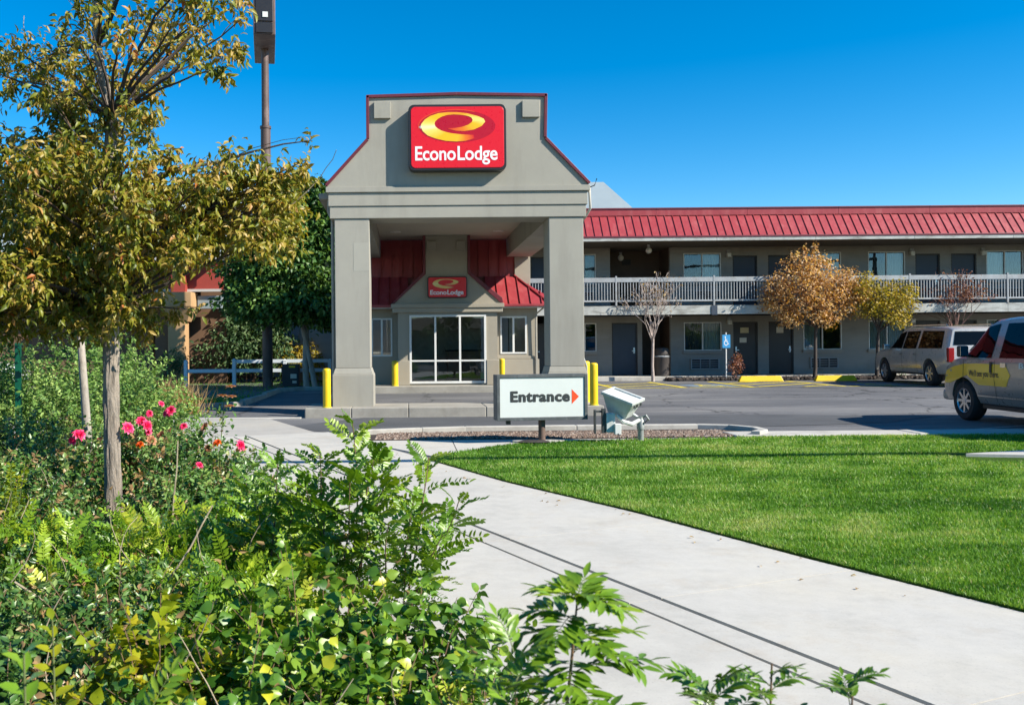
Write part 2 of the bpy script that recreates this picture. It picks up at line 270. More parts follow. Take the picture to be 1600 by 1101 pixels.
# ------------------------------------------------------------------ building blocks
ORG = {}
class MB:
    """Collects vertices and faces in world metres; build() links them as ONE mesh object under a parent."""
    def __init__(s): s.v = []; s.f = []
    def add(s, vs, fs):
        n = len(s.v); s.v += [tuple(map(float, p)) for p in vs]; s.f += [tuple(i + n for i in f) for f in fs]; return s
    def box(s, x0, x1, y0, y1, z0, z1):
        return s.add([(x0,y0,z0),(x1,y0,z0),(x1,y1,z0),(x0,y1,z0),(x0,y0,z1),(x1,y0,z1),(x1,y1,z1),(x0,y1,z1)],
                     [(3,2,1,0),(4,5,6,7),(0,1,5,4),(1,2,6,5),(2,3,7,6),(3,0,4,7)])
    def frustum(s, lo, hi, z0, z1):
        (a0,a1,b0,b1),(c0,c1,d0,d1) = lo, hi
        return s.add([(a0,b0,z0),(a1,b0,z0),(a1,b1,z0),(a0,b1,z0),(c0,d0,z1),(c1,d0,z1),(c1,d1,z1),(c0,d1,z1)],
                     [(3,2,1,0),(4,5,6,7),(0,1,5,4),(1,2,6,5),(2,3,7,6),(3,0,4,7)])
    def prism_y(s, poly, y0, y1):
        """poly: (x, z) points counter-clockwise seen from the front (-Y)."""
        n = len(poly)
        vs = [(x, y0, z) for x, z in poly] + [(x, y1, z) for x, z in poly]
        fs = [tuple(range(n)), tuple(reversed(range(n, 2 * n)))] + [((i + 1) % n, i, n + i, n + (i + 1) % n) for i in range(n)]
        return s.add(vs, fs)
    def prism_z(s, poly, z0, z1):
        n = len(poly)
        vs = [(x, y, z0) for x, y in poly] + [(x, y, z1) for x, y in poly]
        fs = [tuple(reversed(range(n))), tuple(range(n, 2 * n))] + [(i, (i + 1) % n, n + (i + 1) % n, n + i) for i in range(n)]
        return s.add(vs, fs)
    def prism_x(s, poly, x0, x1):
        n = len(poly)
        vs = [(x0, y, z) for y, z in poly] + [(x1, y, z) for y, z in poly]
        fs = [tuple(reversed(range(n))), tuple(range(n, 2 * n))] + [(i, (i + 1) % n, n + (i + 1) % n, n + i) for i in range(n)]
        return s.add(vs, fs)
    def tube(s, pts, radii, n=8, caps=True):
        pts = [Vector(p) for p in pts]; k0 = len(s.v)
        if not hasattr(radii, '__len__'): radii = [radii] * len(pts)
        ref = Vector((0.31, 0.17, 1)).normalized()
        for i, p in enumerate(pts):
            t = (pts[min(i + 1, len(pts) - 1)] - pts[max(i - 1, 0)])
            t = t.normalized() if t.length > 1e-9 else Vector((0, 0, 1))
            r = ref if abs(t.dot(ref)) < 0.93 else Vector((1, 0.2, 0))
            a = t.cross(r).normalized(); b = t.cross(a)
            for j in range(n):
                q = p + (a * math.cos(2 * math.pi * j / n) + b * math.sin(2 * math.pi * j / n)) * radii[i]
                s.v.append(tuple(q))
        for i in range(len(pts) - 1):
            for j in range(n):
                s.f.append((k0 + i * n + j, k0 + i * n + (j + 1) % n, k0 + (i + 1) * n + (j + 1) % n, k0 + (i + 1) * n + j))
        if caps:
            s.f.append(tuple(k0 + j for j in reversed(range(n)))); e = k0 + (len(pts) - 1) * n; s.f.append(tuple(e + j for j in range(n)))
        return s
    def cyl(s, p0, p1, r0, r1=None, n=16): return s.tube([p0, p1], [r0, r0 if r1 is None else r1], n)
    def lathe(s, prof, c, n=20, axis='z'):
        """prof: (radius, height) pairs."""
        k0 = len(s.v)
        for r, h in prof:
            for j in range(n):
                a = 2 * math.pi * j / n; u, w = r * math.cos(a), r * math.sin(a)
                s.v.append((c[0] + u, c[1] + w, c[2] + h) if axis == 'z' else (c[0] + u, c[1] + h, c[2] + w))
        for i in range(len(prof) - 1):
            for j in range(n):
                f = (k0 + i * n + j, k0 + i * n + (j + 1) % n, k0 + (i + 1) * n + (j + 1) % n, k0 + (i + 1) * n + j)
                s.f.append(f if axis == 'z' else f[::-1])
        return s
    def build(s, name, mat, parent=None, bevel=0.0, smooth=False, origin=None, fix=False, sharp=40):
        me = bpy.data.meshes.new(name)
        org = ORG.get(parent.name, (0, 0, 0)) if parent is not None else (origin or (0, 0, 0))
        v = [(p[0] - org[0], p[1] - org[1], p[2] - org[2]) for p in s.v]
        me.from_pydata(v, [], s.f); me.update()
        return link(name, me, mat, parent, org, bevel, smooth, fix, sharp)
def link(name, me, mat, parent=None, org=(0, 0, 0), bevel=0.0, smooth=False, fix=False, sharp=40):
    o = bpy.data.objects.new(name, me); COL.objects.link(o)
    if mat: me.materials.append(MATS[mat])
    if parent is not None: o.parent = parent
    else: o.location = org
    ORG[o.name] = tuple(org)
    if fix:
        bm = bmesh.new(); bm.from_mesh(me); bmesh.ops.recalc_face_normals(bm, faces=bm.faces); bm.to_mesh(me); bm.free()
    if smooth:
        me.polygons.foreach_set('use_smooth', [True] * len(me.polygons)); me.set_sharp_from_angle(angle=math.radians(sharp))
    if bevel:
        b = o.modifiers.new('bevel', 'BEVEL'); b.width = bevel; b.segments = 2; b.limit_method = 'ANGLE'; b.angle_limit = math.radians(35)
    return o
def tag(o, label, cat, group=None):
    o['label'] = label; o['category'] = cat
    if group: o['group'] = group
    return o
def thing(name, label, cat, loc, group=None):
    o = bpy.data.objects.new(name, None); COL.objects.link(o); o.location = loc; o.empty_display_size = 0.2
    ORG[o.name] = tuple(loc)
    return tag(o, label, cat, group)
def struct(o): o['kind'] = 'structure'; return o
def stuff(o): o['kind'] = 'stuff'; return o
def children(o): return [c for c in COL.objects if c.parent == o]
def part_copy(src, parent, off):
    o = src.copy(); COL.objects.link(o); o.parent = parent; o.location = off; return o
def copy_thing(root, loc, label, cat=None, kids=None):
    r = root.copy(); COL.objects.link(r); r.location = loc; r['label'] = label
    for c in root.children:
        d = c.copy(); COL.objects.link(d); d.parent = r
        for g in c.children:
            e = g.copy(); COL.objects.link(e); e.parent = d
    return r
def text_mesh(body, width=None, height=None, bold=0.0, depth=0.0, spacing=1.0):
    """Lettering as flat mesh: returns verts (x, z) scaled to the asked width and cap height, centred, and faces."""
    cu = bpy.data.curves.new('lettering', 'FONT'); cu.body = body; cu.offset = bold; cu.resolution_u = 4; cu.space_character = spacing
    ob = bpy.data.objects.new('lettering', cu); COL.objects.link(ob)
    dg = bpy.context.evaluated_depsgraph_get()
    me = bpy.data.meshes.new_from_object(ob.evaluated_get(dg))
    vs = [(v.co.x, v.co.y) for v in me.vertices]; fs = [tuple(p.vertices) for p in me.polygons]
    bpy.data.objects.remove(ob); bpy.data.curves.remove(cu); bpy.data.meshes.remove(me)
    x0 = min(v[0] for v in vs); x1 = max(v[0] for v in vs); sx = width / (x1 - x0)
    cap = 0.69; sz = height / cap
    return [((v[0] - (x0 + x1) / 2) * sx, v[1] * sz) for v in vs], fs
def ground_z(Y):
    return float(np.interp(Y, [0, 19.6, 27.0, 34.0, 60], [0, 0, 0.14, 0.13, 0.13]))

# leaves ------------------------------------------------------------
def T_leaf(w=0.5, fold=0.10, droop=0.12):
    v = np.array([(0, 0, 0), (-w * .5, .42, fold), (w * .5, .42, fold), (0, .48, 0), (0, 1, -droop), (-w * .34, .76, fold * .6 - droop * .4), (w * .34, .76, fold * .6 - droop * .4)])
    f = np.array([(0, 3, 1), (0, 2, 3), (1, 3, 5), (3, 4, 5), (2, 6, 3), (3, 6, 4)])
    return v, f
def T_round(w=0.9):
    v = np.array([(0, 0, 0), (-w * .46, .22, .07), (w * .46, .22, .07), (-w * .46, .48, .09), (w * .46, .48, .09), (0, .5, 0), (0, 1.08, -.22), (-w * .24, .78, .02), (w * .24, .78, .02)])
    f = np.array([(0, 5, 1), (1, 5, 3), (3, 5, 7), (7, 5, 6), (0, 2, 5), (2, 4, 5), (4, 8, 5), (8, 6, 5)])
    return v, f
def T_quad(w=0.5):
    v = np.array([(0, 0, 0), (-w * .5, .5, .08), (w * .5, .5, .08), (0, 1, -.08)]); f = np.array([(0, 2, 1), (1, 2, 3)]); return v, f
def T_blade():
    v = np.array([(-.5, 0, 0), (.5, 0, 0), (-.32, .55, .10), (.32, .55, .10), (0, 1, .38)]); f = np.array([(0, 1, 3), (0, 3, 2), (2, 3, 4)]); return v, f
def T_frond(pairs=9, lw=0.10, ll=0.26, droop=0.25, rng=None):
    """A pinnate leaf along +y, length 1: stalk and oval leaflets in pairs, each with a fold."""
    rng = rng or random.Random(1); V = []; F = []
    def curve(t): return Vector((0, t * (1 - 0.06 * t), -droop * t * t))
    for k in range(6):
        t0, t1 = k / 6, (k + 1) / 6; a, b = curve(t0), curve(t1); n = len(V); r = 0.008
        V += [(a.x - r, a.y, a.z), (a.x + r, a.y, a.z), (b.x + r, b.y, b.z), (b.x - r, b.y, b.z)]; F += [(n, n + 1, n + 2), (n, n + 2, n + 3)]
    def leaflet(p, dx, dy, dz, L, W):
        d = Vector((dx, dy, dz)).normalized(); s = d.cross(Vector((0, 0, 1))).normalized(); up = s.cross(d); n = len(V)
        q = [p, p + d * L * .35 + s * W * .5 + up * W * .18, p + d * L * .35 - s * W * .5 + up * W * .18, p + d * L * .75 + s * W * .42 + up * W * .1, p + d * L * .75 - s * W * .42 + up * W * .1, p + d * L * .55, p + d * L - up * L * .06]
        V.extend(tuple(x) for x in q); F.extend([(n, n + 5, n + 1), (n, n + 2, n + 5), (n + 1, n + 5, n + 3), (n + 2, n + 4, n + 5), (n + 3, n + 5, n + 6), (n + 5, n + 4, n + 6)])
    for k in range(pairs):
        t = 0.16 + 0.8 * k / (pairs - 1); env = 1 - 0.45 * abs(t - 0.5) ** 1.2 * 1.6
        for sd in (-1, 1):
            leaflet(curve(t + rng.uniform(-.012, .012)), sd, 0.42 + rng.uniform(-.15, .2), rng.uniform(-.35, .15), ll * env * rng.uniform(.85, 1.1), lw * env)
    leaflet(curve(1.0), 0.05, 1, -.3, ll * .8, lw * .9)
    return np.array(V), np.array(F)
def leaves(name, mat, pos, axis, nrm, size, tint, tmpl, parent=None, org=(0, 0, 0), wid=None):
    """Thousands of leaves as one mesh: template copies at pos, pointing along axis, upper side along nrm."""
    tv, tf = tmpl; N = len(pos); k = len(tv)
    a = axis / np.maximum(1e-9, np.linalg.norm(axis, axis=1))[:, None]
    n = nrm - (nrm * a).sum(1)[:, None] * a; n /= np.maximum(1e-9, np.linalg.norm(n, axis=1))[:, None]
    s = np.cross(a, n)
    sz = size[:, None, None]; wd = sz if wid is None else wid[:, None, None]
    P = pos[:, None, :] + tv[None, :, 0, None] * s[:, None, :] * wd + tv[None, :, 1, None] * a[:, None, :] * sz + tv[None, :, 2, None] * n[:, None, :] * sz
    V = (P.reshape(-1, 3) - np.array(org)).astype(np.float32)
    F = (tf[None] + (np.arange(N) * k)[:, None, None]).reshape(-1, 3).astype(np.int32)
    me = bpy.data.meshes.new(name); me.vertices.add(len(V)); me.vertices.foreach_set('co', V.ravel())
    me.loops.add(F.size); me.loops.foreach_set('vertex_index', F.ravel())
    me.polygons.add(len(F)); me.polygons.foreach_set('loop_start', np.arange(0, F.size, 3, dtype=np.int32)); me.polygons.foreach_set('loop_total', np.full(len(F), 3, np.int32))
    me.update(calc_edges=True)
    at = me.attributes.new('tint', 'FLOAT', 'POINT'); at.data.foreach_set('value', np.repeat(tint, k).astype(np.float32))
    return link(name, me, mat, parent, org)
def rdirs(R, n):
    d = R.normal(size=(n, 3)); return d / np.linalg.norm(d, axis=1)[:, None]

# ------------------------------------------------------------------ ground, paving, lawn
def sheet(name, mat, polys, z=0.0, zf=None):
    m = MB()
    for p in polys: m.add([(x, y, (zf(y) if zf else 0) + z) for x, y in p], [tuple(range(len(p)))])
    return struct(m.build(name, mat))
sheet('ground', 'dirt', [[(-700, -60), (900, -60), (900, 1400), (-700, 1400)]], z=-0.06)
ys = [9, 12, 15, 17.5, 19.6, 22, 24.5, 27, 30, 32, 34.3, 40]
sheet('parking_lot', 'asphalt', [[(-18, a), (48, a), (48, b), (-18, b)] for a, b in zip(ys, ys[1:])], z=-0.012, zf=ground_z)
# a darker resurfaced strip along the drive lane and a patch
sheet('asphalt_patch', 'asphalt_patch', [[(-1.2, 15.9), (6.3, 16.6), (9.2, 17.2), (11.0, 18.6), (7.6, 19.5), (-1.0, 19.5), (-2.4, 17.4)]], z=-0.006)

# the concrete walk: two runs of slabs with a narrow ribbon between, joints across
J0 = np.array([0.587, 7.64]); JD = np.array([-0.393, 0.9195]); JN = np.array([0.9195, 0.393])
def walk_pt(s, w): return tuple(J0 + JD * s + JN * w)
def right_w(s): return float(np.interp(s, [-6, -4, -2, 0, 2, 3.7, 5, 9], [1.85, 1.71, 1.60, 1.60, 1.44, 1.46, 1.5, 1.5]))
walk = struct(MB().prism_z([walk_pt(-6.2, -2.0), walk_pt(-6.2, 1.84), walk_pt(-2, 1.58), walk_pt(3, 1.4), walk_pt(8.7, 1.48), walk_pt(8.7, -2.0)], -0.14, -0.085).build('walkway', 'mulch_soil'))
g = 0.0165; gc = 0.0045
rows = [-2.37 + 1.85 * k for k in range(-2, 7)]
for a, b in zip(rows, rows[1:]):
    n = 5
    mid = [a + gc + (b - a - 2 * gc) * i / n for i in range(n + 1)]
    for kind, wl, wr in (('slab', lambda s: -1.98, lambda s: -0.238 - g), ('ribbon', lambda s: -0.238 + g, lambda s: -g), ('slab', lambda s: g, right_w)):
        poly = [walk_pt(s, wr(s)) for s in mid] + [walk_pt(s, wl(s)) for s in reversed(mid)]
        o = MB().prism_z(poly, -0.10, 0.0 if kind == 'slab' else -0.003).build('slab', 'walk_concrete', walk)
apron = struct(MB().prism_z([walk_pt(8.73 + .01, 1.5), (-1.72, 16.3), (-3.0, 19.35), (-14, 19.35), (-14, 14.0), walk_pt(8.73 + .01, -2.0)], -0.1, -0.004).build('driveway_apron', 'apron_concrete', bevel=0.004))
# sidewalk between the lawn and the gravel bed
sw = struct(MB().prism_z([(-0.55, 14.1), (0.5, 12.75), (1.0, 13.35), (1.75, 14.05), (2.5, 14.32), (5.2, 14.5), (5.2, 14.62), (-1.0, 14.62)], -0.12, -0.03).build('sidewalk', 'mulch_soil'))
near = [(-0.40, 13.85), (0.40, 12.42), (0.62, 12.85), (0.97, 13.3), (1.30, 13.68), (1.75, 14.02), (2.4, 14.26), (3.5, 14.40), (5.3, 14.5)]
def near_y(x): return float(np.interp(x, [p[0] for p in near], [p[1] for p in near]))
cuts = [-0.42, 0.70, 2.15, 3.6, 5.3]
for a, b in zip(cuts, cuts[1:]):
    xs = [a + 0.006] + [p[0] for p in near if a + 0.03 < p[0] < b - 0.03] + [b - 0.006]
    poly = [(x, near_y(x)) for x in xs] + [(b - 0.006, 14.66), (a + 0.006 - (0.55 if a < 0 else 0), 14.66)]
    MB().prism_z(poly, -0.10, 0.004).build('slab', 'walk_concrete', sw, bevel=0.004)
# kerb along the far side of the lawn
kb = None
kerb = struct(MB().box(5.32, 30, 14.62, 15.3, -0.15, -0.03).build('kerb', 'kerb_concrete'))
x = 5.33
while x < 26:
    w = 3.0
    MB().box(x + 0.006, x + w - 0.006, 14.62, 15.28, -0.15, 0.05 if x > 5.4 else 0.045).build('kerb_stone', 'kerb_concrete', kerb, bevel=0.02)
    x += w
# gravel bed island with its kerb
bed = struct(MB().prism_z([(-0.75, 14.68), (5.5, 14.68), (5.9, 15.1), (5.75, 15.75), (5.2, 16.05), (1.0, 16.0), (-0.75, 15.7)], -0.1, 0.015).build('gravel_bed', 'mulch_soil'))
m = MB(); outer = [(-0.95, 15.62), (0.2, 15.95), (1.0, 16.12), (3.0, 16.2), (5.2, 16.2), (5.75, 15.98), (6.05, 15.5), (6.02, 15.02), (5.75, 14.68)]
for i in range(len(outer) - 1):
    (ax, ay), (bx, by) = outer[i], outer[i + 1]; d = Vector((bx - ax, by - ay, 0)).normalized(); nn = Vector((d.y, -d.x, 0)) * 0.15
    e = d * 0.004
    o = MB().prism_z([(ax + e.x, ay + e.y), (ax + nn.x + e.x, ay + nn.y + e.y), (bx + nn.x - e.x, by + nn.y - e.y), (bx - e.x, by - e.y)], -0.1, 0.10)
    o.build('kerb_stone', 'kerb_concrete', bed, bevel=0.015, fix=True)
R = np.random.default_rng(5)
def scatter_stones(name, mat, xr, yr, n, s0, s1, z, parent=None):
    tv = np.array([(-.5, 0, -.2), (.5, .1, -.2), (0, .55, -.2), (.05, -.5, -.15), (0, .1, .45), (.2, .3, .25)]); tf = np.array([(0, 3, 4), (3, 1, 4), (1, 5, 4), (5, 2, 4), (2, 0, 4), (1, 2, 5)])
    pos = np.stack([R.uniform(*xr, n), R.uniform(*yr, n), np.full(n, z)], 1); a = rdirs(R, n); a[:, 2] *= .3
    nr = np.tile((0., 0., 1.), (n, 1)) + R.normal(size=(n, 3)) * .3
    return stuff(leaves(name, mat, pos, a, nr, R.uniform(s0, s1, n), R.random(n), (tv, tf), parent))
scatter_stones('gravel', 'red_gravel', (-0.55, 5.45), (14.72, 15.72), 9000, 0.02, 0.065, 0.02)

# lawn and grass
lawn_poly = [(walk_pt(s, right_w(s) + 0.012)) for s in (-5.6, -4.6, -3.5, -2.5, -1.2, 0, 1.2, 2.2, 3.2, 4.3)]
lawn_poly = lawn_poly + [(0.68, 12.9), (1.0, 13.28), (1.32, 13.64), (1.77, 13.98), (2.42, 14.22), (3.5, 14.37), (5.3, 14.47), (5.33, 14.6), (26, 14.6), (26, 2.5)]
m = MB().prism_z(lawn_poly[::-1] if False else lawn_poly[::-1], -0.1, 0.012)
struct(m.build('lawn', 'turf', fix=True))
def in_poly(px, py, poly):
    inside = np.zeros(len(px), bool); n = len(poly)
    for i in range(n):
        x0, y0 = poly[i]; x1, y1 = poly[(i + 1) % n]
        c = ((y0 > py) != (y1 > py)) & (px < (x1 - x0) * (py - y0) / (y1 - y0 + 1e-12) + x0); inside ^= c
    return inside
def vnoise(x, y, sc, seed):
    r = np.random.default_rng(seed); ph = r.uniform(0, 6.28, 8); k = r.normal(size=(8, 2)) * sc
    return sum(np.sin(k[i, 0] * x + k[i, 1] * y + ph[i]) for i in range(8)) / 8
NB = 560000
u = R.random(NB); gy = 4.2 * (14.6 / 4.2) ** (u ** 0.9)
gx = R.uniform(0, 1, NB) * (gy * 0.74 + 0.5)
keep = in_poly(gx, gy, lawn_poly) & ~((gx > 7.2) & (gx < 9.2) & (np.abs(gy - (11.80 - (gx - 8) * .1)) < 0.55))
gx, gy = gx[keep], gy[keep]; n = len(gx)
pt = vnoise(gx * .55, gy * 1.6, 1.3, 3) * 0.6 + vnoise(gx, gy, 4.0, 4) * 0.45 + vnoise(gx * .8, gy * 1.5, 11.0, 6) * .35
a = np.stack([R.normal(size=n) * .45, R.normal(size=n) * .45, np.ones(n)], 1); nr = R.normal(size=(n, 3)); nr[:, 2] *= .2
hgt = np.clip(0.031 + 0.011 * R.normal(size=n) + 0.02 * pt, 0.014, 0.085) * np.interp(gy, [4, 15], [0.85, 1.1])
tint = np.clip(0.45 + 1.15 * pt + 0.2 * R.normal(size=n), 0, 0.93); tint[R.random(n) < 0.02] = 1.0
stuff(leaves('grass', 'grass_blade', np.stack([gx, gy, np.full(n, 0.008)], 1), a, nr, hgt, tint, T_blade(), wid=np.interp(gy, [4, 8, 15], [0.0045, 0.007, 0.014]) * R.uniform(.8, 1.3, n)))
# concrete pad sunk in the lawn, with a dark steel hatch at its end
pad = thing('concrete_pad', 'pale flat concrete pad set in the lawn with a dark steel edge', 'concrete pad', (8.6, 12.0, 0))
MB().prism_z([(7.40, 11.92), (8.70, 11.58), (9.6, 12.0), (9.6, 12.45), (8.6, 12.3)], -0.05, 0.055).build('slab', 'walk_concrete', pad, bevel=0.006, fix=True)
MB().prism_z([(8.73, 11.6), (9.3, 11.5), (10.2, 12.05), (9.75, 12.3)], -0.05, 0.075).build('steel_edge', 'sign_black', pad, fix=True)

# lawn on the left behind the asphalt, with its kerb
sheet('side_lawn', 'turf', [[(-4.3, 23.1), (-4.2, 28.3), (-3.5, 29.15), (-1.8, 29.4), (-1.8, 38), (-40, 38), (-40, 20.5), (-8, 20.5), (-6, 21.3)]], z=0.085, zf=None)
sk = struct(MB().prism_z([(-4.36, 23.0), (-4.26, 28.3), (-3.55, 29.25), (-1.8, 29.5), (-1.8, 29.62), (-3.6, 29.37), (-4.38, 28.35), (-4.48, 23.05)][::-1], -0.05, 0.06).build('side_kerb', 'kerb_weathered', fix=True))
pts = [(-8.2, 20.35), (-6.0, 21.1), (-4.35, 23.0), (-4.2, 25.6), (-4.15, 28.2), (-3.45, 29.05), (-1.85, 29.3)]
for (ax, ay), (bx, by) in zip(pts, pts[1:]):
    d = Vector((bx - ax, by - ay, 0)).normalized(); nn = Vector((d.y, -d.x, 0)) * 0.16; e = d * 0.01
    z = ground_z((ay + by) / 2)
    MB().prism_z([(ax + e.x, ay + e.y), (ax + nn.x + e.x, ay + nn.y + e.y), (bx + nn.x - e.x, by + nn.y - e.y), (bx - e.x, by - e.y)], z - 0.1, z + 0.12).build('kerb_stone', 'kerb_weathered', sk, bevel=0.015, fix=True)
MB().box(-9, -2.35, 19.42, 19.62, -0.05, 0.012).build('gutter', 'kerb_concrete', apron, bevel=0.01)
ng = 26000; x = R.uniform(-13, -1.9, ng); y = R.uniform(21, 37.5, ng); k = in_poly(x, y, [(-4.35, 23.2), (-4.25, 28.3), (-3.5, 29.2), (-1.9, 29.45), (-1.9, 37), (-13, 37), (-13, 21.5)]); x, y = x[k], y[k]; n = len(x)
a = np.stack([R.normal(size=n) * .4, R.normal(size=n) * .4, np.ones(n)], 1)
stuff(leaves('lawn_grass', 'grass_blade', np.stack([x, y, np.full(n, .08)], 1), a, R.normal(size=(n, 3)), R.uniform(.05, .1, n), R.uniform(0, .6, n), T_blade(), wid=np.full(n, .03)))

# planting bed soil in front
BED = [(-9.5, 13.9), (-9.5, 1.0), (1.9, 1.0), walk_pt(-6.1, -2.0), walk_pt(-3, -2.0), walk_pt(1, -2.0), walk_pt(4, -2.0), walk_pt(8.6, -2.0), (-6, 15.5)]
struct(MB().prism_z(BED, -0.12, 0.005).build('planting_soil', 'mulch_soil', fix=True))

# ------------------------------------------------------------------ parking lot markings (flat paint)
def stripe(mb, x0, y0, x1, y1, w=0.17):
    d = Vector((x1 - x0, y1 - y0)).normalized(); n = Vector((-d.y, d.x)) * w / 2
    k = 6
    for i in range(k):
        a = Vector((x0, y0)).lerp(Vector((x1, y1)), i / k); b = Vector((x0, y0)).lerp(Vector((x1, y1)), (i + 1) / k)
        mb.add([(a.x - n.x, a.y - n.y, ground_z(a.y) - .004), (b.x - n.x, b.y - n.y, ground_z(b.y) - .004), (b.x + n.x, b.y + n.y, ground_z(b.y) - .004), (a.x + n.x, a.y + n.y, ground_z(a.y) - .004)], [(3, 2, 1, 0)])
y0, y1 = 33.2, 28.6
def mark(segs, mat='worn_yellow', w=0.17, name='parking_line'):
    m = MB()
    for s in segs: stripe(m, *s, w)
    o = m.build(name, mat, LOT); return o
LOT = bpy.data.objects['parking_lot']; ORG['parking_lot'] = (0, 0, 0)
for xx in (6.7, 8.9, 11.1, 14.0, 17.3, 20.3):
    mark([(xx, y0, xx - .05, y1)])
# hatched access aisles
mark([(11.25, 28.9, 13.9, 31.0), (11.25, 30.3, 13.9, 32.4), (11.3, 31.7, 12.9, 33.0), (12.7, 28.75, 13.95, 29.7)])
mark([(6.8, 29.6, 8.8, 31.0), (6.8, 31.0, 8.8, 32.4), (6.8, 28.75, 8.85, 28.75), (5.0, 28.75, 6.6, 28.75)])
mark([(17.35, 29.2, 20.2, 31.2), (17.35, 31.2, 20.2, 33.0)], 'worn_white', 0.08)
mark([(9.0, 28.7, 11.0, 28.7), (14.1, 28.7, 17.2, 28.7)])
mark([(9.6, 15.6, 13.2, 17.3)], 'worn_white', 0.06)
def wheelchair_symbol(cx, cy, s, put):
    """ISA figure as flat pieces in (u, v); put() adds polygons."""
    def disc(u, v, r): put([(u + r * math.cos(t * math.pi / 8), v + r * math.sin(t * math.pi / 8)) for t in range(16)])
    def bar(u0, v0, u1, v1, w=.1):
        d = Vector((u1 - u0, v1 - v0)).normalized(); n = Vector((-d.y, d.x)) * w / 2
        put([(u0 - n.x, v0 - n.y), (u1 - n.x, v1 - n.y), (u1 + n.x, v1 + n.y), (u0 + n.x, v0 + n.y)])
    disc(-.12, .42, .09); bar(-.12, .30, -.08, -.02, .11); bar(-.10, .16, .14, .16, .08); bar(-.09, -.03, .18, -.03, .1); bar(.17, -.03, .28, -.33, .09); bar(.28, -.33, .38, -.29, .08)
    for k in range(12):
        a0, a1 = math.radians(115 + k * 19), math.radians(115 + (k + 1) * 19)
        put([(-.03 + .30 * math.cos(a0), -.19 + .28 * math.sin(a0)), (-.03 + .30 * math.cos(a1), -.19 + .28 * math.sin(a1)), (-.03 + .22 * math.cos(a1), -.19 + .20 * math.sin(a1)), (-.03 + .22 * math.cos(a0), -.19 + .20 * math.sin(a0))])
for cx in (10.05, 15.6):
    cy = 30.0
    m = MB(); m.add([(cx - .75, cy - 1.0, ground_z(cy - 1) - .006), (cx + .75, cy - 1.0, ground_z(cy - 1) - .006), (cx + .75, cy + 1.0, ground_z(cy + 1) - .006), (cx - .75, cy + 1.0, ground_z(cy + 1) - .006)], [(0, 1, 2, 3)])
    sq = m.build('handicap_square', 'handicap_blue_paint', LOT)
    m = MB()
    wheelchair_symbol(cx, cy, 1, lambda poly: m.add([(cx + u * 1.3, cy + v * 1.7, ground_z(cy + v * 1.7) + .000) for u, v in poly], [tuple(range(len(poly)))]))
    m.build('handicap_symbol', 'worn_yellow', sq)

# ------------------------------------------------------------------ portico
P = thing('entrance_portico', 'tall grey stucco portico with two columns and a shaped red capped gable', 'portico', (1.13, 20.4, 0.2))
def column(x0, x1, b0, b1):
    y0, y1 = 20.05, 20.88
    c = MB().box(x0, x1, y0, y1, 1.06, 4.40).build('column', 'stucco', P, bevel=0.012)
    m = MB().box(b0, b1, y0 - .07, y1 + .07, 0.19, 0.90); m.frustum((b0, b1, y0 - .07, y1 + .07), (b0 + .012, b1 - .012, y0 - .055, y1 + .055), 0.902, 0.93)
    m.build('plinth', 'stucco', c, bevel=0.01)
    MB().frustum((b0 + .02, b1 - .02, y0 - .05, y1 + .05), (x0 - .01, x1 + .01, y0 - .012, y1 + .012), 0.932, 1.058).build('plinth_cap', 'stucco', c, bevel=0.006)
column(-1.63, -0.85, -1.70, -0.78); MB().box(-1.21, -0.865, 20.047, 20.052, 3.23, 3.86).build('paint_patch', 'patch_stucco', P); column(3.17, 3.94, 3.11, 4.00)
MB().box(-1.73, 4.00, 20.02, 20.9, 4.402, 4.672).build('lintel', 'stucco', P, bevel=0.008)
MB().box(-1.76, 4.03, 19.995, 20.9, 4.675, 4.972).build('frieze', 'stucco', P, bevel=0.008)
MB().box(-1.81, 4.08, 19.955, 20.9, 4.975, 5.10).build('ledge', 'stucco', P, bevel=0.008)
out = [(-1.78, 5.102), (4.05, 5.102), (4.05, 5.17), (3.08, 6.17), (3.10, 7.10), (1.13, 7.14), (-0.855, 7.10), (-0.85, 6.17), (-1.79, 5.17)]
MB().prism_y(out, 20.0, 20.5).build('gable', 'stucco', P, bevel=0.008)
cap = [(-1.82, 5.15), (-0.885, 6.17), (-0.885, 7.13), (1.13, 7.175), (3.14, 7.13), (3.115, 6.17), (4.09, 5.15)]
for (a, b) in zip(cap, cap[1:]):
    d = Vector((b[0] - a[0], 0, b[1] - a[1])); L = d.length; d.normalize(); nrm = Vector((-d.z, 0, d.x))
    t = 0.06; q0 = Vector((a[0], 0, a[1])); q1 = Vector((b[0], 0, b[1]))
    lo0, lo1 = q0 - nrm * 0.055 - d * .0, q1 - nrm * 0.055; hi0, hi1 = q0 + nrm * 0.012, q1 + nrm * 0.012
    MB().prism_y([(lo0.x, lo0.z), (lo1.x, lo1.z), (hi1.x, hi1.z), (hi0.x, hi0.z)], 19.955, 20.55).build('cap_flashing', 'maroon_metal', P, bevel=0.006, fix=True)
for x0, x1 in ((-0.72, -0.35), (2.58, 2.97)):
    MB().box(x0, x1, 19.93, 20.0, 6.61, 6.985).build('trim_block', 'stucco', P, bevel=0.008)
for nm, x0, x1 in (('side_beam', -1.70, -0.86), ('side_beam', 3.16, 3.94)):
    MB().box(x0, x1, 20.9, 28.62, 4.36, 4.95).build(nm, 'stucco', P, bevel=0.008)
MB().box(-0.855, 3.155, 20.905, 28.6, 4.93, 5.0).build('ceiling', 'ceiling_paint', P)
MB().box(-1.74, 4.0, 20.5, 28.7, 5.005, 5.11).build('roof_deck', 'maroon_metal', P)
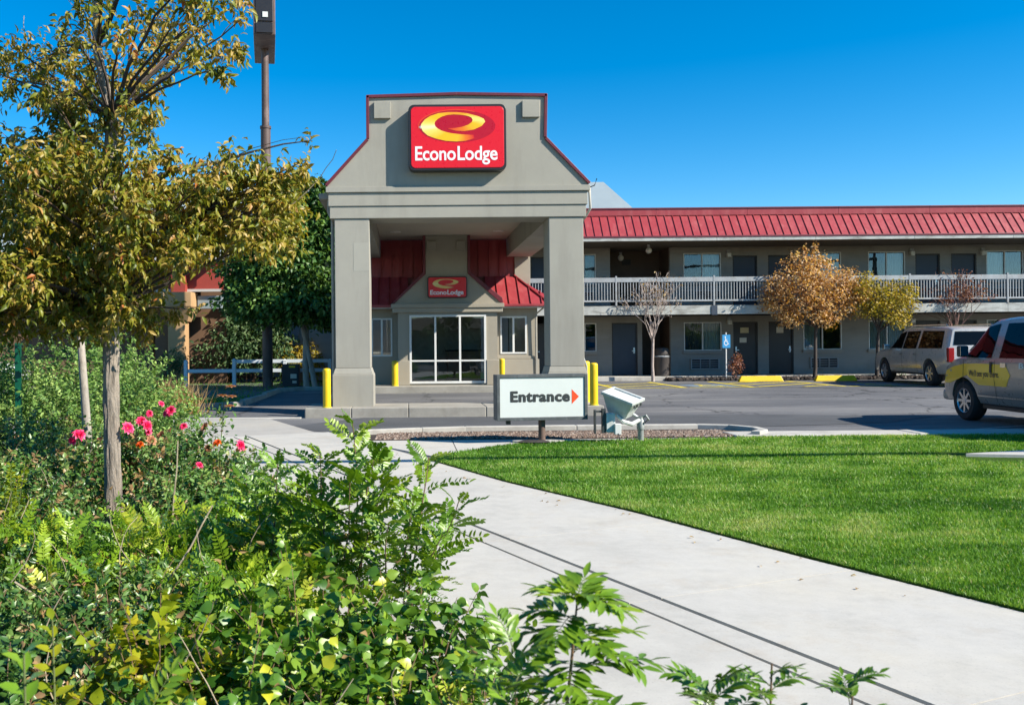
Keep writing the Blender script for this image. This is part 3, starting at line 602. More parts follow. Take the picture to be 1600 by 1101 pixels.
for x in (-0.35, 2.7):
    lt = MB().lathe([(0.0, 4.915), (0.11, 4.912), (0.13, 4.922), (0.13, 4.929)], (x, 26.6, 0), 20).build('ceiling_light', 'lamp_glass', P, smooth=True)
    MB().lathe([(0.131, 4.929), (0.16, 4.92), (0.16, 4.9285)], (x, 26.6, 0), 20).build('trim_ring', 'white_frame', lt)
MB().tube([(-1.80, 20.6, 4.95), (-1.80, 20.6, 4.62), (-1.72, 20.62, 4.45), (-1.72, 20.62, 0.5), (-1.80, 20.55, 0.22)], 0.038, 8).build('downspout', 'kerb_weathered', P, smooth=True)
MB().box(-2.02, -1.79, 20.5, 28.0, 4.92, 5.05).build('gutter', 'kerb_weathered', P, bevel=0.01)
MB().tube([(4.10, 20.15, 5.06), (4.12, 20.15, 4.6), (4.03, 20.3, 4.42), (4.0, 20.4, 4.38)], 0.03, 8).build('downspout', 'kerb_concrete', P, smooth=True)
MB().tube([(3.985, 20.5, 4.3), (3.985, 20.5, 1.3), (4.06, 20.45, 1.05), (4.06, 20.45, .8)], 0.022, 6).build('conduit', 'galvanised', P, smooth=True)
MB().tube([(4.06, 20.1, 5.05), (4.2, 20.05, 5.10), (4.25, 20.05, 5.25)], 0.012, 6).build('bracket', 'black_plastic', P)
isl = struct(MB().box(-2.18, 4.18, 19.68, 20.98, -0.1, 0.16).build('portico_kerb', 'kerb_weathered'))
x = -2.28
for w in (1.02, 1.25, 1.7, 1.3, 1.28):
    MB().box(x + .004, x + w - .004, 19.58, 21.05, -0.1, 0.205).build('kerb_stone', 'kerb_weathered', isl, bevel=0.018); x += w

# ------------------------------------------------------------------ signs with the oval emblem
def sign_cabinet(name, label, x0, x1, z0, z1, yf, yb, faint):
    t = thing(name, label, 'shop sign', ((x0 + x1) / 2, yb, (z0 + z1) / 2))
    w, h = x1 - x0, z1 - z0; r = 0.085 * w / 2
    def rr(mg, rad):
        p = []
        for cx, cz, a0 in ((x1 - mg - rad, z0 + mg + rad, -90), (x1 - mg - rad, z1 - mg - rad, 0), (x0 + mg + rad, z1 - mg - rad, 90), (x0 + mg + rad, z0 + mg + rad, 180)):
            p += [(cx + rad * math.cos(math.radians(a0 + k * 15)), cz + rad * math.sin(math.radians(a0 + k * 15))) for k in range(7)]
        return p
    MB().prism_y(rr(0, r * 1.4), yf, yb - .002).build('cabinet', 'sign_black', t, bevel=0.01 * w / 2)
    face = MB().prism_y(rr(0.05 * w / 2, r * 1.1), yf - 0.012, yf + 0.01).build('face', 'sign_red', t, bevel=0.008)
    U = lambda px, py: (x0 + (px - 165) / 1195 * w, z1 - (py - 140) / 800 * h)   # measured off the sign itself
    prs = [((640,432),(650,442)),((735,430),(745,464)),((820,416),(845,469)),((895,392),(965,450)),((938,362),(1058,408)),((950,335),(1102,356)),((935,305),(1085,320)),((895,286),(1020,290)),((820,272),(880,252)),((720,265),(760,238)),((640,272),(640,238)),((575,290),(530,250)),((525,318),(430,283)),((492,350),(365,325)),((484,378),(322,378)),((495,408),(318,418)),((525,436),(340,465)),((570,460),(400,518)),((640,482),(500,556)),((700,494),(620,584)),((780,504),(750,593)),((860,510),(860,586)),((960,514),(970,558))]
    Y_, O_, R_, C_ = (0.90, 0.50, 0.004), (0.85, 0.20, 0.006), (0.66, 0.012, 0.012), (0.92, 0.72, 0.16)
    cols = [R_, (.78,.12,.01), O_, (.87,.45,.01), Y_, C_, C_, (.9,.62,.08), (.88,.40,.01), (.87,.34,.01), (.88,.38,.008), Y_, Y_, (.9,.6,.05), C_, (.93,.84,.45), C_, (.9,.62,.08), Y_, Y_, (.87,.5,.01), O_, R_]
    if faint: cols = [(c[0] * .8 + .06, c[1] * .55 + .24, c[2] * .4 + .16) if c not in (R_,) else c for c in cols]
    m = MB()
    e = [(760 + 465 * math.cos(2 * math.pi * k / 64), 408 + 196 * math.sin(-2 * math.pi * k / 64)) for k in range(64)]
    if not faint:
        m.add([(U(*p)[0], yf - 0.0135, U(*p)[1]) for p in e], [tuple(reversed(range(64)))]); m.build('oval', 'sign_deep_red', face)
        rim = MB()
        ee = lambda k, s: (745 + (452 + s) * math.cos(math.radians(k)), 405 - (192 + s) * math.sin(math.radians(k)))
        for k in range(60, 190, 5):
            q = [ee(k, 0), ee(k + 5, 0), ee(k + 5, 9), ee(k, 9)]; rim.add([(U(*p)[0], yf - 0.0155, U(*p)[1]) for p in q], [(3, 2, 1, 0)])
        rim.build('oval_rim', 'arrow_orange', face)
    vs = []; fs = []
    for a, b in prs: vs += [(U(*a)[0], yf - 0.0175, U(*a)[1]), (U(*b)[0], yf - 0.0175, U(*b)[1])]
    for k in range(len(prs) - 1): fs.append((2 * k, 2 * k + 1, 2 * k + 3, 2 * k + 2))
    o = MB().add(vs, fs).build('swoosh', 'swoosh_print', face, fix=False)
    at = o.data.color_attributes.new('shade', 'FLOAT_COLOR', 'POINT')
    for k, c in enumerate(cols):
        at.data[2 * k].color = (*c, 1); at.data[2 * k + 1].color = (*c, 1)
    if not faint:
        st = MB(); c0 = U(312, 415)
        for k in range(8):
            a = k * math.pi / 4; L = (0.05 if k % 2 == 0 else .03); d = Vector((math.cos(a), 0, math.sin(a))); s_ = Vector((-d.z, 0, d.x)) * .006
            c = Vector((c0[0], yf - .0185, c0[1])); st.add([tuple(c - s_), tuple(c + d * L), tuple(c + s_)], [(0, 1, 2)])
        st.build('sparkle', 'sign_white', face)
    # lettering: E and L taller, the rest to x-height, condensed
    tx = MB()
    for body, a, b in (('Econo', 245, 740), ('Lodge', 762, 1250)):
        vs, fs = text_mesh(body, (b - a) / 1195 * w, 165 / 800 * h, 0.016 if not faint else 0.022, spacing=0.97)
        cx, cz = U((a + b) / 2, 815); tx.add([(cx + p[0], yf - 0.016, cz + p[1]) for p in vs], fs)
    tx.build('lettering', 'sign_white', face)
    return t
sign_cabinet('wall_sign', 'large red lit box sign with gold oval emblem on the tall gable', 0.043, 2.20, 5.40, 6.855, 19.74, 20.0, False)

# ------------------------------------------------------------------ lobby building behind the portico
L = thing('motel_lobby', 'low lobby building with glazed bay and red metal roofs under the portico', 'building', (1.2, 30, 0.3))
zb = 0.335
MB().box(-2.2, 4.6, 26.92, 28.9, 0.0, zb - .003).build('platform', 'kerb_weathered', L, bevel=0.02)
yb = 27.5
def wall_with_hole(mb, x0, x1, z0, z1, hx0, hx1, hz0, hz1, y0, y1):
    mb.box(x0, hx0, y0, y1, z0, z1); mb.box(hx1, x1, y0, y1, z0, z1); mb.box(hx0, hx1, y0, y1, hz1, z1)
    if hz0 > z0: mb.box(hx0, hx1, y0, y1, z0, hz0)
m = MB(); wall_with_hole(m, -0.316, 2.737, zb, 2.56, 0.035, 2.39, zb + .05, 2.487, yb, yb + .2)
m.box(-0.316, -0.12, yb + .2, yb + .62, zb, 2.56); m.box(2.54, 2.737, yb + .2, yb + .62, zb, 2.56)
m.build('bay_wall', 'lobby_stucco', L)
for x0, x1 in ((-0.36, 0.03), (2.395, 2.78)): MB().box(x0, x1, yb - .05, yb - .002, zb, 1.10).build('wainscot', 'lobby_stucco', L, bevel=0.012)
MB().box(-0.48, 2.90, yb - .09, yb + .6, 2.563, 2.70).build('bay_cornice', 'lobby_stucco', L, bevel=0.01)
MB().box(-0.52, 2.94, yb - .13, yb + .6, 2.703, 2.83).build('bay_cornice', 'lobby_stucco', L, bevel=0.01)
gab = [(-0.42, 2.832), (2.84, 2.832), (2.84, 2.88), (1.84, 3.76), (1.84, 4.925), (0.55, 4.925), (0.55, 3.76), (-0.42, 2.88)]
MB().prism_y(gab, yb, yb + .4).build('bay_gable', 'lobby_stucco', L, bevel=0.008)
for poly in ([(-0.50, 2.85), (-0.42, 2.85), (0.548, 3.74), (0.548, 4.92), (0.47, 4.92), (0.47, 3.80)], [(2.92, 2.85), (2.89, 3.00), (1.92, 3.80), (1.92, 4.92), (1.842, 4.92), (1.842, 3.74), (2.84, 2.85)]):
    MB().prism_y(poly, yb - .04, yb + .5).build('gable_flashing', 'maroon_metal', L, bevel=0.005, fix=True)
for x0, x1 in ((0.60, 0.88), (1.50, 1.78)): MB().box(x0, x1, yb - .05, yb - .001, 4.45, 4.75).build('trim_block', 'lobby_stucco', L, bevel=0.008)
# glazed bay
fr = MB(); X0, X1, Z0, Z1 = 0.035, 2.39, zb + .05, 2.487; yf = yb - .03
for a, b in ((X0, X0 + .065), (X1 - .065, X1)): fr.box(a, b, yf, yf + .10, Z0, Z1)
xs = [X0 + .065, 0.80, 0.86, 1.555, 1.615, X1 - .065]
for a, b in ((.80, .86), (1.555, 1.615)): fr.box(a, b, yf + .002, yf + .098, Z0 + .07, Z1 - .06)
for a, b in ((xs[0], xs[1]), (xs[2], xs[3]), (xs[4], xs[5])):
    fr.box(a, b, yf + .004, yf + .096, Z0, Z0 + .07) if False else None
fr.box(X0 + .065, X1 - .065, yf + .001, yf + .099, Z0, Z0 + .07); fr.box(X0 + .065, X1 - .065, yf + .001, yf + .099, Z1 - .06, Z1)
for a, b in ((xs[0], xs[1]), (xs[2], xs[3]), (xs[4], xs[5])): fr.box(a, b, yf + .004, yf + .094, 1.055, 1.105)
bayw = fr.build('bay_window', 'white_frame', L, bevel=0.004)
for a, b in ((xs[0], xs[1]), (xs[2], xs[3]), (xs[4], xs[5])):
    for c, d in ((Z0 + .07, 1.055), (1.105, Z1 - .06)):
        MB().box(a, b, yf + .045, yf + .053, c, d).build('pane', 'window_glass', bayw)
MB().box(-0.1, 2.5, 30.8, 30.9, zb, 2.8).build('back_wall', 'interior_wall', L)
MB().box(-1.75, 4.0, 28.0, 30.8, zb - .05, zb).build('lobby_floor', 'interior_wood', L)
MB().box(-1.75, 4.0, 28.36, 30.9, 2.72, 2.8).build('lobby_ceiling', 'interior_wall', L)
rug = MB().box(0.2, 1.2, 28.3, 29.4, zb + .004, zb + .015).build('rug', 'rust_red_paint', L)
dk = MB().box(1.3, 2.4, 29.8, 30.4, zb, 1.35).build('desk', 'interior_wood', L, bevel=.01)
MB().box(1.25, 2.45, 29.75, 30.45, 1.352, 1.40).build('desk_top', 'dark_interior', dk)
# side walls with windows
ysd = 28.15
for x0, x1, h0, h1, zl, zh in ((-1.75, -0.32, -1.16, -0.50, 1.22, 2.42), (2.74, 4.02, 2.89, 3.72, 1.27, 2.45)):
    m = MB(); wall_with_hole(m, x0, x1, zb, 2.70, h0, h1, zl, zh, ysd, ysd + .2); m.build('side_wall', 'lobby_stucco', L)
    f = MB(); t = .05
    f.box(h0, h0 + t, ysd - .02, ysd + .06, zl, zh); f.box(h1 - t, h1, ysd - .02, ysd + .06, zl, zh); f.box(h0 + t, h1 - t, ysd - .018, ysd + .058, zl, zl + t); f.box(h0 + t, h1 - t, ysd - .018, ysd + .058, zh - t, zh)
    xm = (h0 + h1) / 2; f.box(xm - .03, xm + .03, ysd - .016, ysd + .056, zl + t, zh - t)
    w = f.build('side_window', 'white_frame', L, bevel=.003)
    for a, b in ((h0 + t, xm - .03), (xm + .03, h1 - t)): MB().box(a, b, ysd + .02, ysd + .027, zl + t, zh - t).build('pane', 'window_glass', w)
MB().box(2.79, 4.10, ysd - .06, ysd - .002, zb, 1.10).build('wainscot', 'lobby_stucco', L, bevel=0.012)
MB().box(2.79, 4.05, ysd - .035, ysd - .002, 1.103, 1.20).build('wainscot_cap', 'lobby_stucco', L, bevel=0.012)
MB().box(4.02, 4.06, ysd + .0, 34.0, zb, 2.7).build('end_wall', 'lobby_stucco', L)
MB().box(-1.79, -1.75, ysd + .0, 36.0, zb, 2.7).build('end_wall', 'lobby_stucco', L)
# red roofs: standing seam panels, slope below and upright above
def seam_panel(parent, a, b, c, d, rib=0.042, name='roof_panel', mat='red_metal'):
    """quad a-b along the eave, d-c along the top; rib stands on the a-d edge."""
    a, b, c, d = map(Vector, (a, b, c, d)); n = (b - a).cross(d - a).normalized(); e = (b - a).normalized()
    t = n * 0.012
    m = MB().add([a, b, c, d, a - t, b - t, c - t, d - t], [(0, 1, 2, 3), (7, 6, 5, 4), (0, 4, 5, 1), (1, 5, 6, 2), (2, 6, 7, 3), (3, 7, 4, 0)])
    w = 0.018; q0, q1 = a + e * .001, d + e * .001; h = n * rib
    m.add([q0, q0 + e * w, q1 + e * w, q1, q0 + h, q0 + e * w + h, q1 + e * w + h, q1 + h], [(4, 5, 6, 7), (0, 1, 5, 4), (1, 2, 6, 5), (2, 3, 7, 6), (3, 0, 4, 7)])
    return m.build(name, mat, parent)
def roof_run(xa, xb, pitch, hip):
    ze, zt, ye, yt = 2.80, 3.74, 27.62, 28.62
    x = xa
    while x < xb - 1e-3:
        x2 = min(x + pitch, xb)
        xt = lambda q: min(q, hip) if hip else q
        f = lambda q: 1.0 if (not hip or q <= hip) else max(0.0, (xb + .35 - q) / (xb + .35 - hip))
        A, B = f(x), f(x2)
        top = lambda q, k: (q, ye + (yt - ye) * k, ze + (zt - ze) * k)
        seam_panel(L, (x, ye, ze), (x2, ye, ze), top(x2, max(B, .02)), top(x, max(A, .02)))
        x = x2
roof_run(2.45, 4.36, 0.335, 3.40)
seam_panel(L, (4.37, 27.63, 2.80), (4.37, 32.5, 2.80), (3.42, 32.5, 3.74), (3.42, 28.62, 3.74))
d = Vector((3.41 - 4.365, 1.0, .94)); MB().tube([(4.37, 27.61, 2.83), (3.40, 28.61, 3.775)], 0.03, 6).build('hip_cap', 'red_metal', L)
roof_run(-1.95, 0.0, 0.335, None)
for xa, xb in ((-0.86, 0.47), (1.92, 3.16)):
    x = xa
    while x < xb - 1e-3:
        x2 = min(x + 0.335, xb); seam_panel(L, (x, 28.63, 3.73), (x2, 28.63, 3.73), (x2, 28.72, 4.92), (x, 28.72, 4.92)); x = x2
MB().box(-1.9, 3.42, 28.74, 28.82, 2.75, 4.925).build('upper_wall', 'red_metal', L)
for xa, xb in ((2.85, 4.40), (-1.95, -0.45)):
    MB().box(xa, xb, 27.56, 27.62, 2.735, 2.81).build('gutter', 'red_metal', L, bevel=.008)
    MB().box(xa, xb - .02, 27.622, 28.148, 2.70, 2.73).build('soffit', 'pale_wall', L)
MB().tube([(4.2, 27.7, 2.70), (4.0, 28.05, 2.5), (4.0, 28.08, 0.5)], 0.03, 8).build('downspout', 'kerb_weathered', L)
MB().box(3.42, 3.92, 28.66, 29.2, 2.9, 4.92).build('pier', 'lobby_stucco', L, bevel=.01)
sign_cabinet('entry_sign', 'small red oval emblem sign on the shaded gable above the lobby window', 0.60, 1.815, 3.00, 3.66, yb - .10, yb, True)

# ------------------------------------------------------------------ motel wing
W = thing('motel_wing', 'long two storey grey motel wing with red mansard roof and railed balcony', 'building', (12, 36, 0.28))
YW = 36.4; ZF = 0.28; Z2 = 2.98
def lap_wall(x0, x1, z0, z1, y=YW):
    m = MB(); z = z0; h = 0.132
    while z < z1 - .01:
        t = min(z + h, z1); m.add([(x0, y - .024, z), (x1, y - .024, z), (x1, y - .002, t), (x0, y - .002, t), (x0, y, z), (x1, y, z)], [(0, 1, 2, 3), (4, 5, 1, 0)]); z = t
    m.add([(x0, y - .016, z0), (x0, y, z0), (x0, y, z1), (x0, y - .002, z1)], [(0, 1, 2, 3)]); m.add([(x1, y - .016, z0), (x1, y, z0), (x1, y, z1), (x1, y - .002, z1)], [(3, 2, 1, 0)])
    m.add([(x0, y + .15, z0), (x1, y + .15, z0), (x1, y + .15, z1), (x0, y + .15, z1), (x0, y, z0), (x1, y, z0), (x1, y, z1), (x0, y, z1)], [(4, 7, 3, 0), (1, 2, 6, 5), (7, 6, 2, 3), (0, 1, 5, 4)])
    return stuff(m.build('siding', 'siding_paint', W))
def opening_floor(z0, zc, doors, windows, gaps, x0, x1, wz):
    """Fills a storey with siding around its openings."""
    ops = sorted([(a, b, 'door', z0 + 2.12) for a, b in doors] + [(a, b, 'win', None) for a, b in windows] + [(a, b, 'gap', zc) for a, b in gaps])
    x = x0
    for a, b, k, top in ops:
        if a - x > .02: lap_wall(x, a, z0, zc)
        if k == 'door' and zc - top > .03: lap_wall(a, b, top, zc)
        if k == 'win':
            lap_wall(a, b, z0, wz[0]); lap_wall(a, b, wz[1], zc)
        x = b
    lap_wall(x, x1, z0, zc)
D1 = [(8.27, 9.31), (13.2, 14.2), (14.64, 15.65), (20.62, 21.62), (22.07, 23.1), (28.0, 29.0)]
W1 = [(6.72, 7.64), (11.2, 12.72), (16.05, 17.6), (18.7, 20.2), (23.5, 25.0), (26.0, 27.4)]
D2 = [(5.0, 5.75), (13.2, 14.2), (14.64, 15.65), (20.62, 21.62), (22.07, 23.1), (28.0, 29.0)]
W2 = [(6.72, 7.64), (11.2, 12.72), (16.05, 17.6), (18.7, 20.2), (23.5, 25.0), (26.0, 27.4)]
opening_floor(ZF, 2.66, D1, W1, [(9.5, 10.65), (5.1, 6.05)], 4.1, 30, (1.25, 2.40))
opening_floor(Z2, 5.45, D2, W2, [(8.22, 10.65)], 4.1, 30, (4.02, 5.20))
# left part of the wing, beyond the portico
lap_wall(-4.4, -1.8, ZF - .1, 2.66); lap_wall(-4.4, 4.1, Z2, 5.45); lap_wall(-1.8, 4.05, ZF - .1, 2.66)
MB().box(-4.4, 30, 37.9, 38.0, 0, 5.45).build('core_wall', 'dark_interior', W)
MB().box(-4.45, -4.4, 36.4, 44, 0, 5.45).build('end_wall', 'siding_paint', W)
for x in (7.9, 11.0, 12.9, 16.0, 17.7, 18.6, 20.4, 23.3, 25.2): 
    for z0, z1 in ((ZF, 2.66), (Z2, 5.45)): MB().box(x - .05, x + .05, 36.56, 37.9, z0, z1).build('partition', 'dark_interior', W)
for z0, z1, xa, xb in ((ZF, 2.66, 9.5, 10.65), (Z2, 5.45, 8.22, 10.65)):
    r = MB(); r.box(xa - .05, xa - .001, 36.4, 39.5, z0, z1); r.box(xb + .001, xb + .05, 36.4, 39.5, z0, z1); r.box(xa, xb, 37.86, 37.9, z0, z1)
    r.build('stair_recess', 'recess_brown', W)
def door(x0, x1, z0, mat, papers=(), handle=None):
    t = MB(); t.box(x0, x0 + .05, 36.405, 36.52, z0, z0 + 2.12); t.box(x1 - .05, x1, 36.405, 36.52, z0, z0 + 2.12); t.box(x0 + .05, x1 - .05, 36.405, 36.52, z0 + 2.07, z0 + 2.12)
    f = t.build('door_frame', 'dark_door', W)
    dr = MB().box(x0 + .052, x1 - .052, 36.455, 36.50, z0 + .012, z0 + 2.066).build('door', mat, W, bevel=.004)
    if handle:
        hx = x1 - .13 if handle > 0 else x0 + .13
        h = MB(); h.lathe([(0, -.05), (.035, -.05), (.035, -.002)], (hx, 36.455, z0 + .98), 12, 'y'); h.box(hx - .1 if handle > 0 else hx, hx if handle > 0 else hx + .1, 36.38, 36.40, z0 + .965, z0 + .995); h.box(hx - .03, hx + .03, 36.44, 36.4545, z0 + .88, z0 + 1.12)
        h.build('handle', 'metal_bright', dr)
    for (px, pz, w, hh, mt) in papers: MB().box(px - w / 2, px + w / 2, 36.448, 36.4545, pz - hh / 2, pz + hh / 2).build('notice', mt, dr)
door(5.1, 6.05, ZF, 'dark_door', handle=-1)
door(*D1[0], ZF, 'navy_door', handle=1)
door(*D1[1], ZF, 'dark_door', [(13.68, 2.06, .34, .22, 'paper_yellow'), (13.62, 1.66, .28, .2, 'paper')], handle=-1)
door(*D1[2], ZF, 'dark_door', [(15.12, 2.06, .28, .24, 'paper')], handle=1)
for d in D1[3:]: door(*d, ZF, 'dark_door', handle=1)
for k, d in enumerate(D2): door(*d, Z2, 'navy_door', handle=1)
def window(x0, x1, z0, z1, left, right, sill=True, frame='white_frame'):
    t = .035; f = MB(); y0, y1 = 36.40, 36.47; xm = (x0 + x1) / 2
    f.box(x0, x0 + t, y0 - .02, y1, z0, z1); f.box(x1 - t, x1, y0 - .02, y1, z0, z1); f.box(x0 + t, x1 - t, y0 - .018, y1, z0, z0 + t); f.box(x0 + t, x1 - t, y0 - .018, y1, z1 - t, z1); f.box(xm - .02, xm + .02, y0 - .01, y1 - .002, z0 + t, z1 - t)
    w = f.build('window', frame, W, bevel=.003)
    for a, b in ((x0 + t, xm - .02), (xm + .02, x1 - t)): MB().box(a, b, 36.43, 36.436, z0 + t, z1 - t).build('pane', 'window_glass', w)
    if sill: MB().box(x0 - .06, x1 + .06, 36.30, 36.382, z0 - .12, z0 - .005).build('sill', 'siding_paint', w, bevel=.006)
    for (a, b), mt in (((x0, xm), left), ((xm, x1), right)):
        if not mt: continue
        m = MB(); n = 28
        pts = [(a + (b - a) * k / n, 36.58 + .028 * math.sin(k * 1.9) + .012 * math.sin(k * .7)) for k in range(n + 1)]
        for (xa, ya), (xb, yb_) in zip(pts, pts[1:]): m.add([(xa, ya, z0 - .1), (xb, yb_, z0 - .1), (xb, yb_, z1), (xa, ya, z1)], [(0, 1, 2, 3)])
        m.build('curtain', mt, w, smooth=True, sharp=180)
c, tn, dk_ = 'curtain_fabric', 'curtain_tan', 'curtain_dark'
for (a, b), l, r in zip(W1, (dk_, dk_, tn, tn, tn, tn), (None, tn, None, c, dk_, tn)): window(a, b, 1.25, 2.40, l, r)
for (a, b), l, r in zip(W2, (dk_, dk_, dk_, dk_, c, c), (tn, c, tn, c, dk_, tn)): window(a, b, 4.02, 5.20, l, r)
for x0, x1, z0 in ((11.45, 12.6, .50), (16.3, 17.42, .50), (19.0, 20.1, .50), (23.8, 24.9, .50), (6.9, 7.6, 3.25), (11.6, 12.7, 3.25), (16.3, 17.42, 3.25), (19.0, 20.1, 3.25), (23.8, 24.9, 3.25)):
    b = MB().box(x0 + .03, x1 - .03, 36.34, 36.383, z0 + .03, z0 + .40).build('air_conditioner', 'dark_interior', W)
    m = MB(); m.box(x0, x0 + .035, 36.30, 36.383, z0, z0 + .43); m.box(x1 - .035, x1, 36.30, 36.383, z0, z0 + .43); m.box(x0 + .035, x1 - .035, 36.30, 36.383, z0, z0 + .035); m.box(x0 + .035, x1 - .035, 36.30, 36.383, z0 + .395, z0 + .43)
    for k in range(1, 4): m.box(x0 + .035, x1 - .035, 36.31, 36.335, z0 + .03 + k * .09, z0 + .05 + k * .09)
    for k in range(1, 3): xx = x0 + (x1 - x0) * k / 3; m.box(xx - .012, xx + .012, 36.305, 36.3395, z0 + .035, z0 + .395)
    m.build('grille', 'railing_paint', b)
for x, z in ((13.02, 5.12), (13.02, 2.40), (20.45, 5.12), (23.32, 5.12), (20.45, 2.4)):
    b = MB().box(x - .07, x + .07, 36.30, 36.383, z + .08, z + .20).build('wall_lamp', 'railing_paint', W, bevel=.01)
    MB().box(x - .085, x + .085, 36.24, 36.383, z - .10, z + .075).build('lamp_lens', 'lamp_glass', b, bevel=.02)
MB().box(9.05, 9.42, 37.83, 37.858, 4.88, 5.10).build('exit_plate', 'dark_interior', W)
for (x, y, z) in ((9.5, 35.3, 5.22), (8.85, 37.2, 5.12)):
    b = MB().cyl((x, y, z + .1), (x, y, z + .22), .05, .06, 12).build('ceiling_lamp', 'railing_paint', W, smooth=True)
    MB().lathe([(0, -.13), (.07, -.11), (.12, -.04), (.12, .04), (.07, .1), (.05, .105)], (x, y, z), 16).build('globe', 'lamp_glass', b, smooth=True)
# balcony slab, fascia, railing
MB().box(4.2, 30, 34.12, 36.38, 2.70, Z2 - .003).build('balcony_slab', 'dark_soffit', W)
for k, xx in enumerate(np.arange(4.2, 29.9, 3.72)):
    MB().box(xx + .004, min(xx + 3.716, 30), 34.05, 34.115, 2.645, 2.985).build('fascia_board', 'peeling_fascia', W, bevel=.006)
    MB().box(xx + .004, min(xx + 3.716, 30), 33.7, 33.74, 5.405, 5.55).build('eave_board', 'peeling_fascia', W, bevel=.006)
for xa in np.arange(4.2, 29.9, 3.72):
    xb = min(xa + 3.72, 30)
    r = MB(); r.box(xa + .03, xb - .03, 34.04, 34.10, 3.885, 4.06); r.box(xa + .03, xb - .03, 34.05, 34.09, 3.14, 3.205); rail = r.build('railing', 'railing_paint', W, bevel=.006)
    bl = MB(); n = int((xb - xa) / .108)
    for k in range(1, n): x = xa + (xb - xa) * k / n; bl.box(x - .014, x + .014, 34.058, 34.083, 3.206, 3.884)
    stuff(bl.build('baluster', 'railing_paint', rail))
    if abs((xa - 4.2) / 3.72 % 2) < .01 or True: MB().box(xa - .035, xa + .028, 34.03, 34.11, 2.99, 4.12).build('rail_post', 'railing_paint', rail, bevel=.004)
for x in (11.64, 19.08, 26.5): MB().box(x - .11, x + .11, 34.02, 34.046, 2.62, 2.98).build('bracket_plate', 'navy_door', W)
# soffit, mansard panels, cap
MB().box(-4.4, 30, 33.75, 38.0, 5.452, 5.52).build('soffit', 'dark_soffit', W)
x = -4.4; k = 0
while x < 30:
    x2 = x + .31
    seam_panel(W, (x, 33.74, 5.57), (x2, 33.74, 5.57), (x2, 34.42, 6.45), (x, 34.42, 6.45), rib=.035); x = x2; k += 1
MB().box(-4.45, 30.1, 33.68, 33.76, 5.53, 5.60).build('roof_drip', 'maroon_metal', W, bevel=.008)
for xx in np.arange(-4.45, 30, 3.5): 
    MB().box(xx + .003, xx + 3.497, 34.38, 34.46, 6.455, 6.70).build('parapet_panel', 'red_metal', W, bevel=.006)
    MB().box(xx + .003, xx + 3.497, 34.35, 34.8, 6.702, 6.755).build('parapet_cap', 'maroon_metal', W, bevel=.006)
MB().box(-4.4, 30, 34.47, 44, 6.45, 6.55).build('flat_roof', 'pale_roof', W)
walkw = struct(MB().box(4.12, 30, 34.6, 36.38, 0.0, ZF - .004).build('motel_walk', 'kerb_concrete', bevel=.02))
bedk = struct(MB().box(9.9, 30, 33.75, 34.595, 0.05, 0.20).build('rock_bed', 'lava_rock'))
leafmat('lava_stone', [(0, (0.02, 0.017, 0.015)), (0.8, (0.07, 0.055, 0.048)), (1, (0.16, 0.13, 0.11))], 0.0, 0.9, 0.2)
scatter_stones('lava_gravel', 'lava_stone', (9.9, 24), (33.75, 34.55), 5000, .06, .17, .2)

# ------------------------------------------------------------------ buildings behind
F = thing('pale_roofed_hall', 'far long hall with pale blue grey hipped metal roof behind the portico', 'building', (-1.5, 47, 0.1))
MB().add([(-22, 43, 7.9), (11.0, 43, 7.9), (11.0, 51, 7.9), (-22, 51, 7.9), (-20, 46.5, 9.95), (10.2, 46.5, 9.95), (10.2, 47.5, 9.95), (-20, 47.5, 9.95)],
         [(0, 1, 5, 4), (1, 2, 6, 5), (2, 3, 7, 6), (3, 0, 4, 7), (4, 5, 6, 7), (3, 2, 1, 0)]).build('roof', 'pale_roof', F)
MB().box(-21.5, 10.8, 43.5, 50.5, 0.1, 7.88).build('wall', 'pale_wall', F)
MB().box(-22.1, 11.1, 42.95, 43.1, 7.72, 7.93).build('eave_trim', 'railing_paint', F)
N = thing('tan_restaurant', 'tan stucco building with red band and heavy tapered column capital at left', 'building', (-11, 36, 0.1))
MB().add([(-24, 34.0, 5.05), (-7.0, 34.0, 5.05), (-7.0, 42, 5.05), (-24, 42, 5.05), (-24, 38, 8.2), (-8.6, 38, 8.2)], [(0, 1, 5, 4), (1, 2, 5), (2, 3, 4, 5), (3, 0, 4)]).build('roof', 'pale_roof', N)
MB().box(-24, -6.95, 33.93, 34.0, 4.85, 5.10).build('eave_board', 'pale_wall', N)
MB().box(-24, -7.2, 34.6, 35.0, 3.80, 4.84).build('red_band', 'rust_red_paint', N)
MB().box(-24, -7.2, 34.5, 34.595, 3.70, 3.80).build('band_trim', 'pale_wall', N)
MB().box(-9.05, -8.5, 34.2, 34.59, 3.68, 4.5).build('red_block', 'rust_red_paint', N)
MB().box(-13, -9.3, 34.2, 35.0, 3.10, 3.69).build('tan_beam', 'tan_stucco', N, bevel=.02)
MB().frustum((-9.05, -8.42, 34.15, 34.8), (-9.28, -8.2, 33.9, 35.0), 2.55, 3.10).build('capital', 'tan_stucco', N)
MB().box(-9.28, -8.2, 33.9, 35.0, 3.104, 3.66).build('capital', 'tan_stucco', N, bevel=.02)
MB().box(-9.15, -8.50, 34.1, 34.75, 0.05, 2.548).build('column', 'tan_stucco', N, bevel=.02)
MB().box(-8.15, -7.2, 34.7, 35.0, 3.05, 3.55).build('awning', 'pale_roof', N, bevel=.01)
for x0, x1 in ((-10.25, -9.9), (-9.8, -9.3)): MB().box(x0, x1, 34.7, 35.0, .05, 3.09).build('pier', 'brown_panel', N, bevel=.02)
MB().box(-24, -7.2, 35.5, 42, 0.0, 4.8).build('wall', 'brown_panel', N)
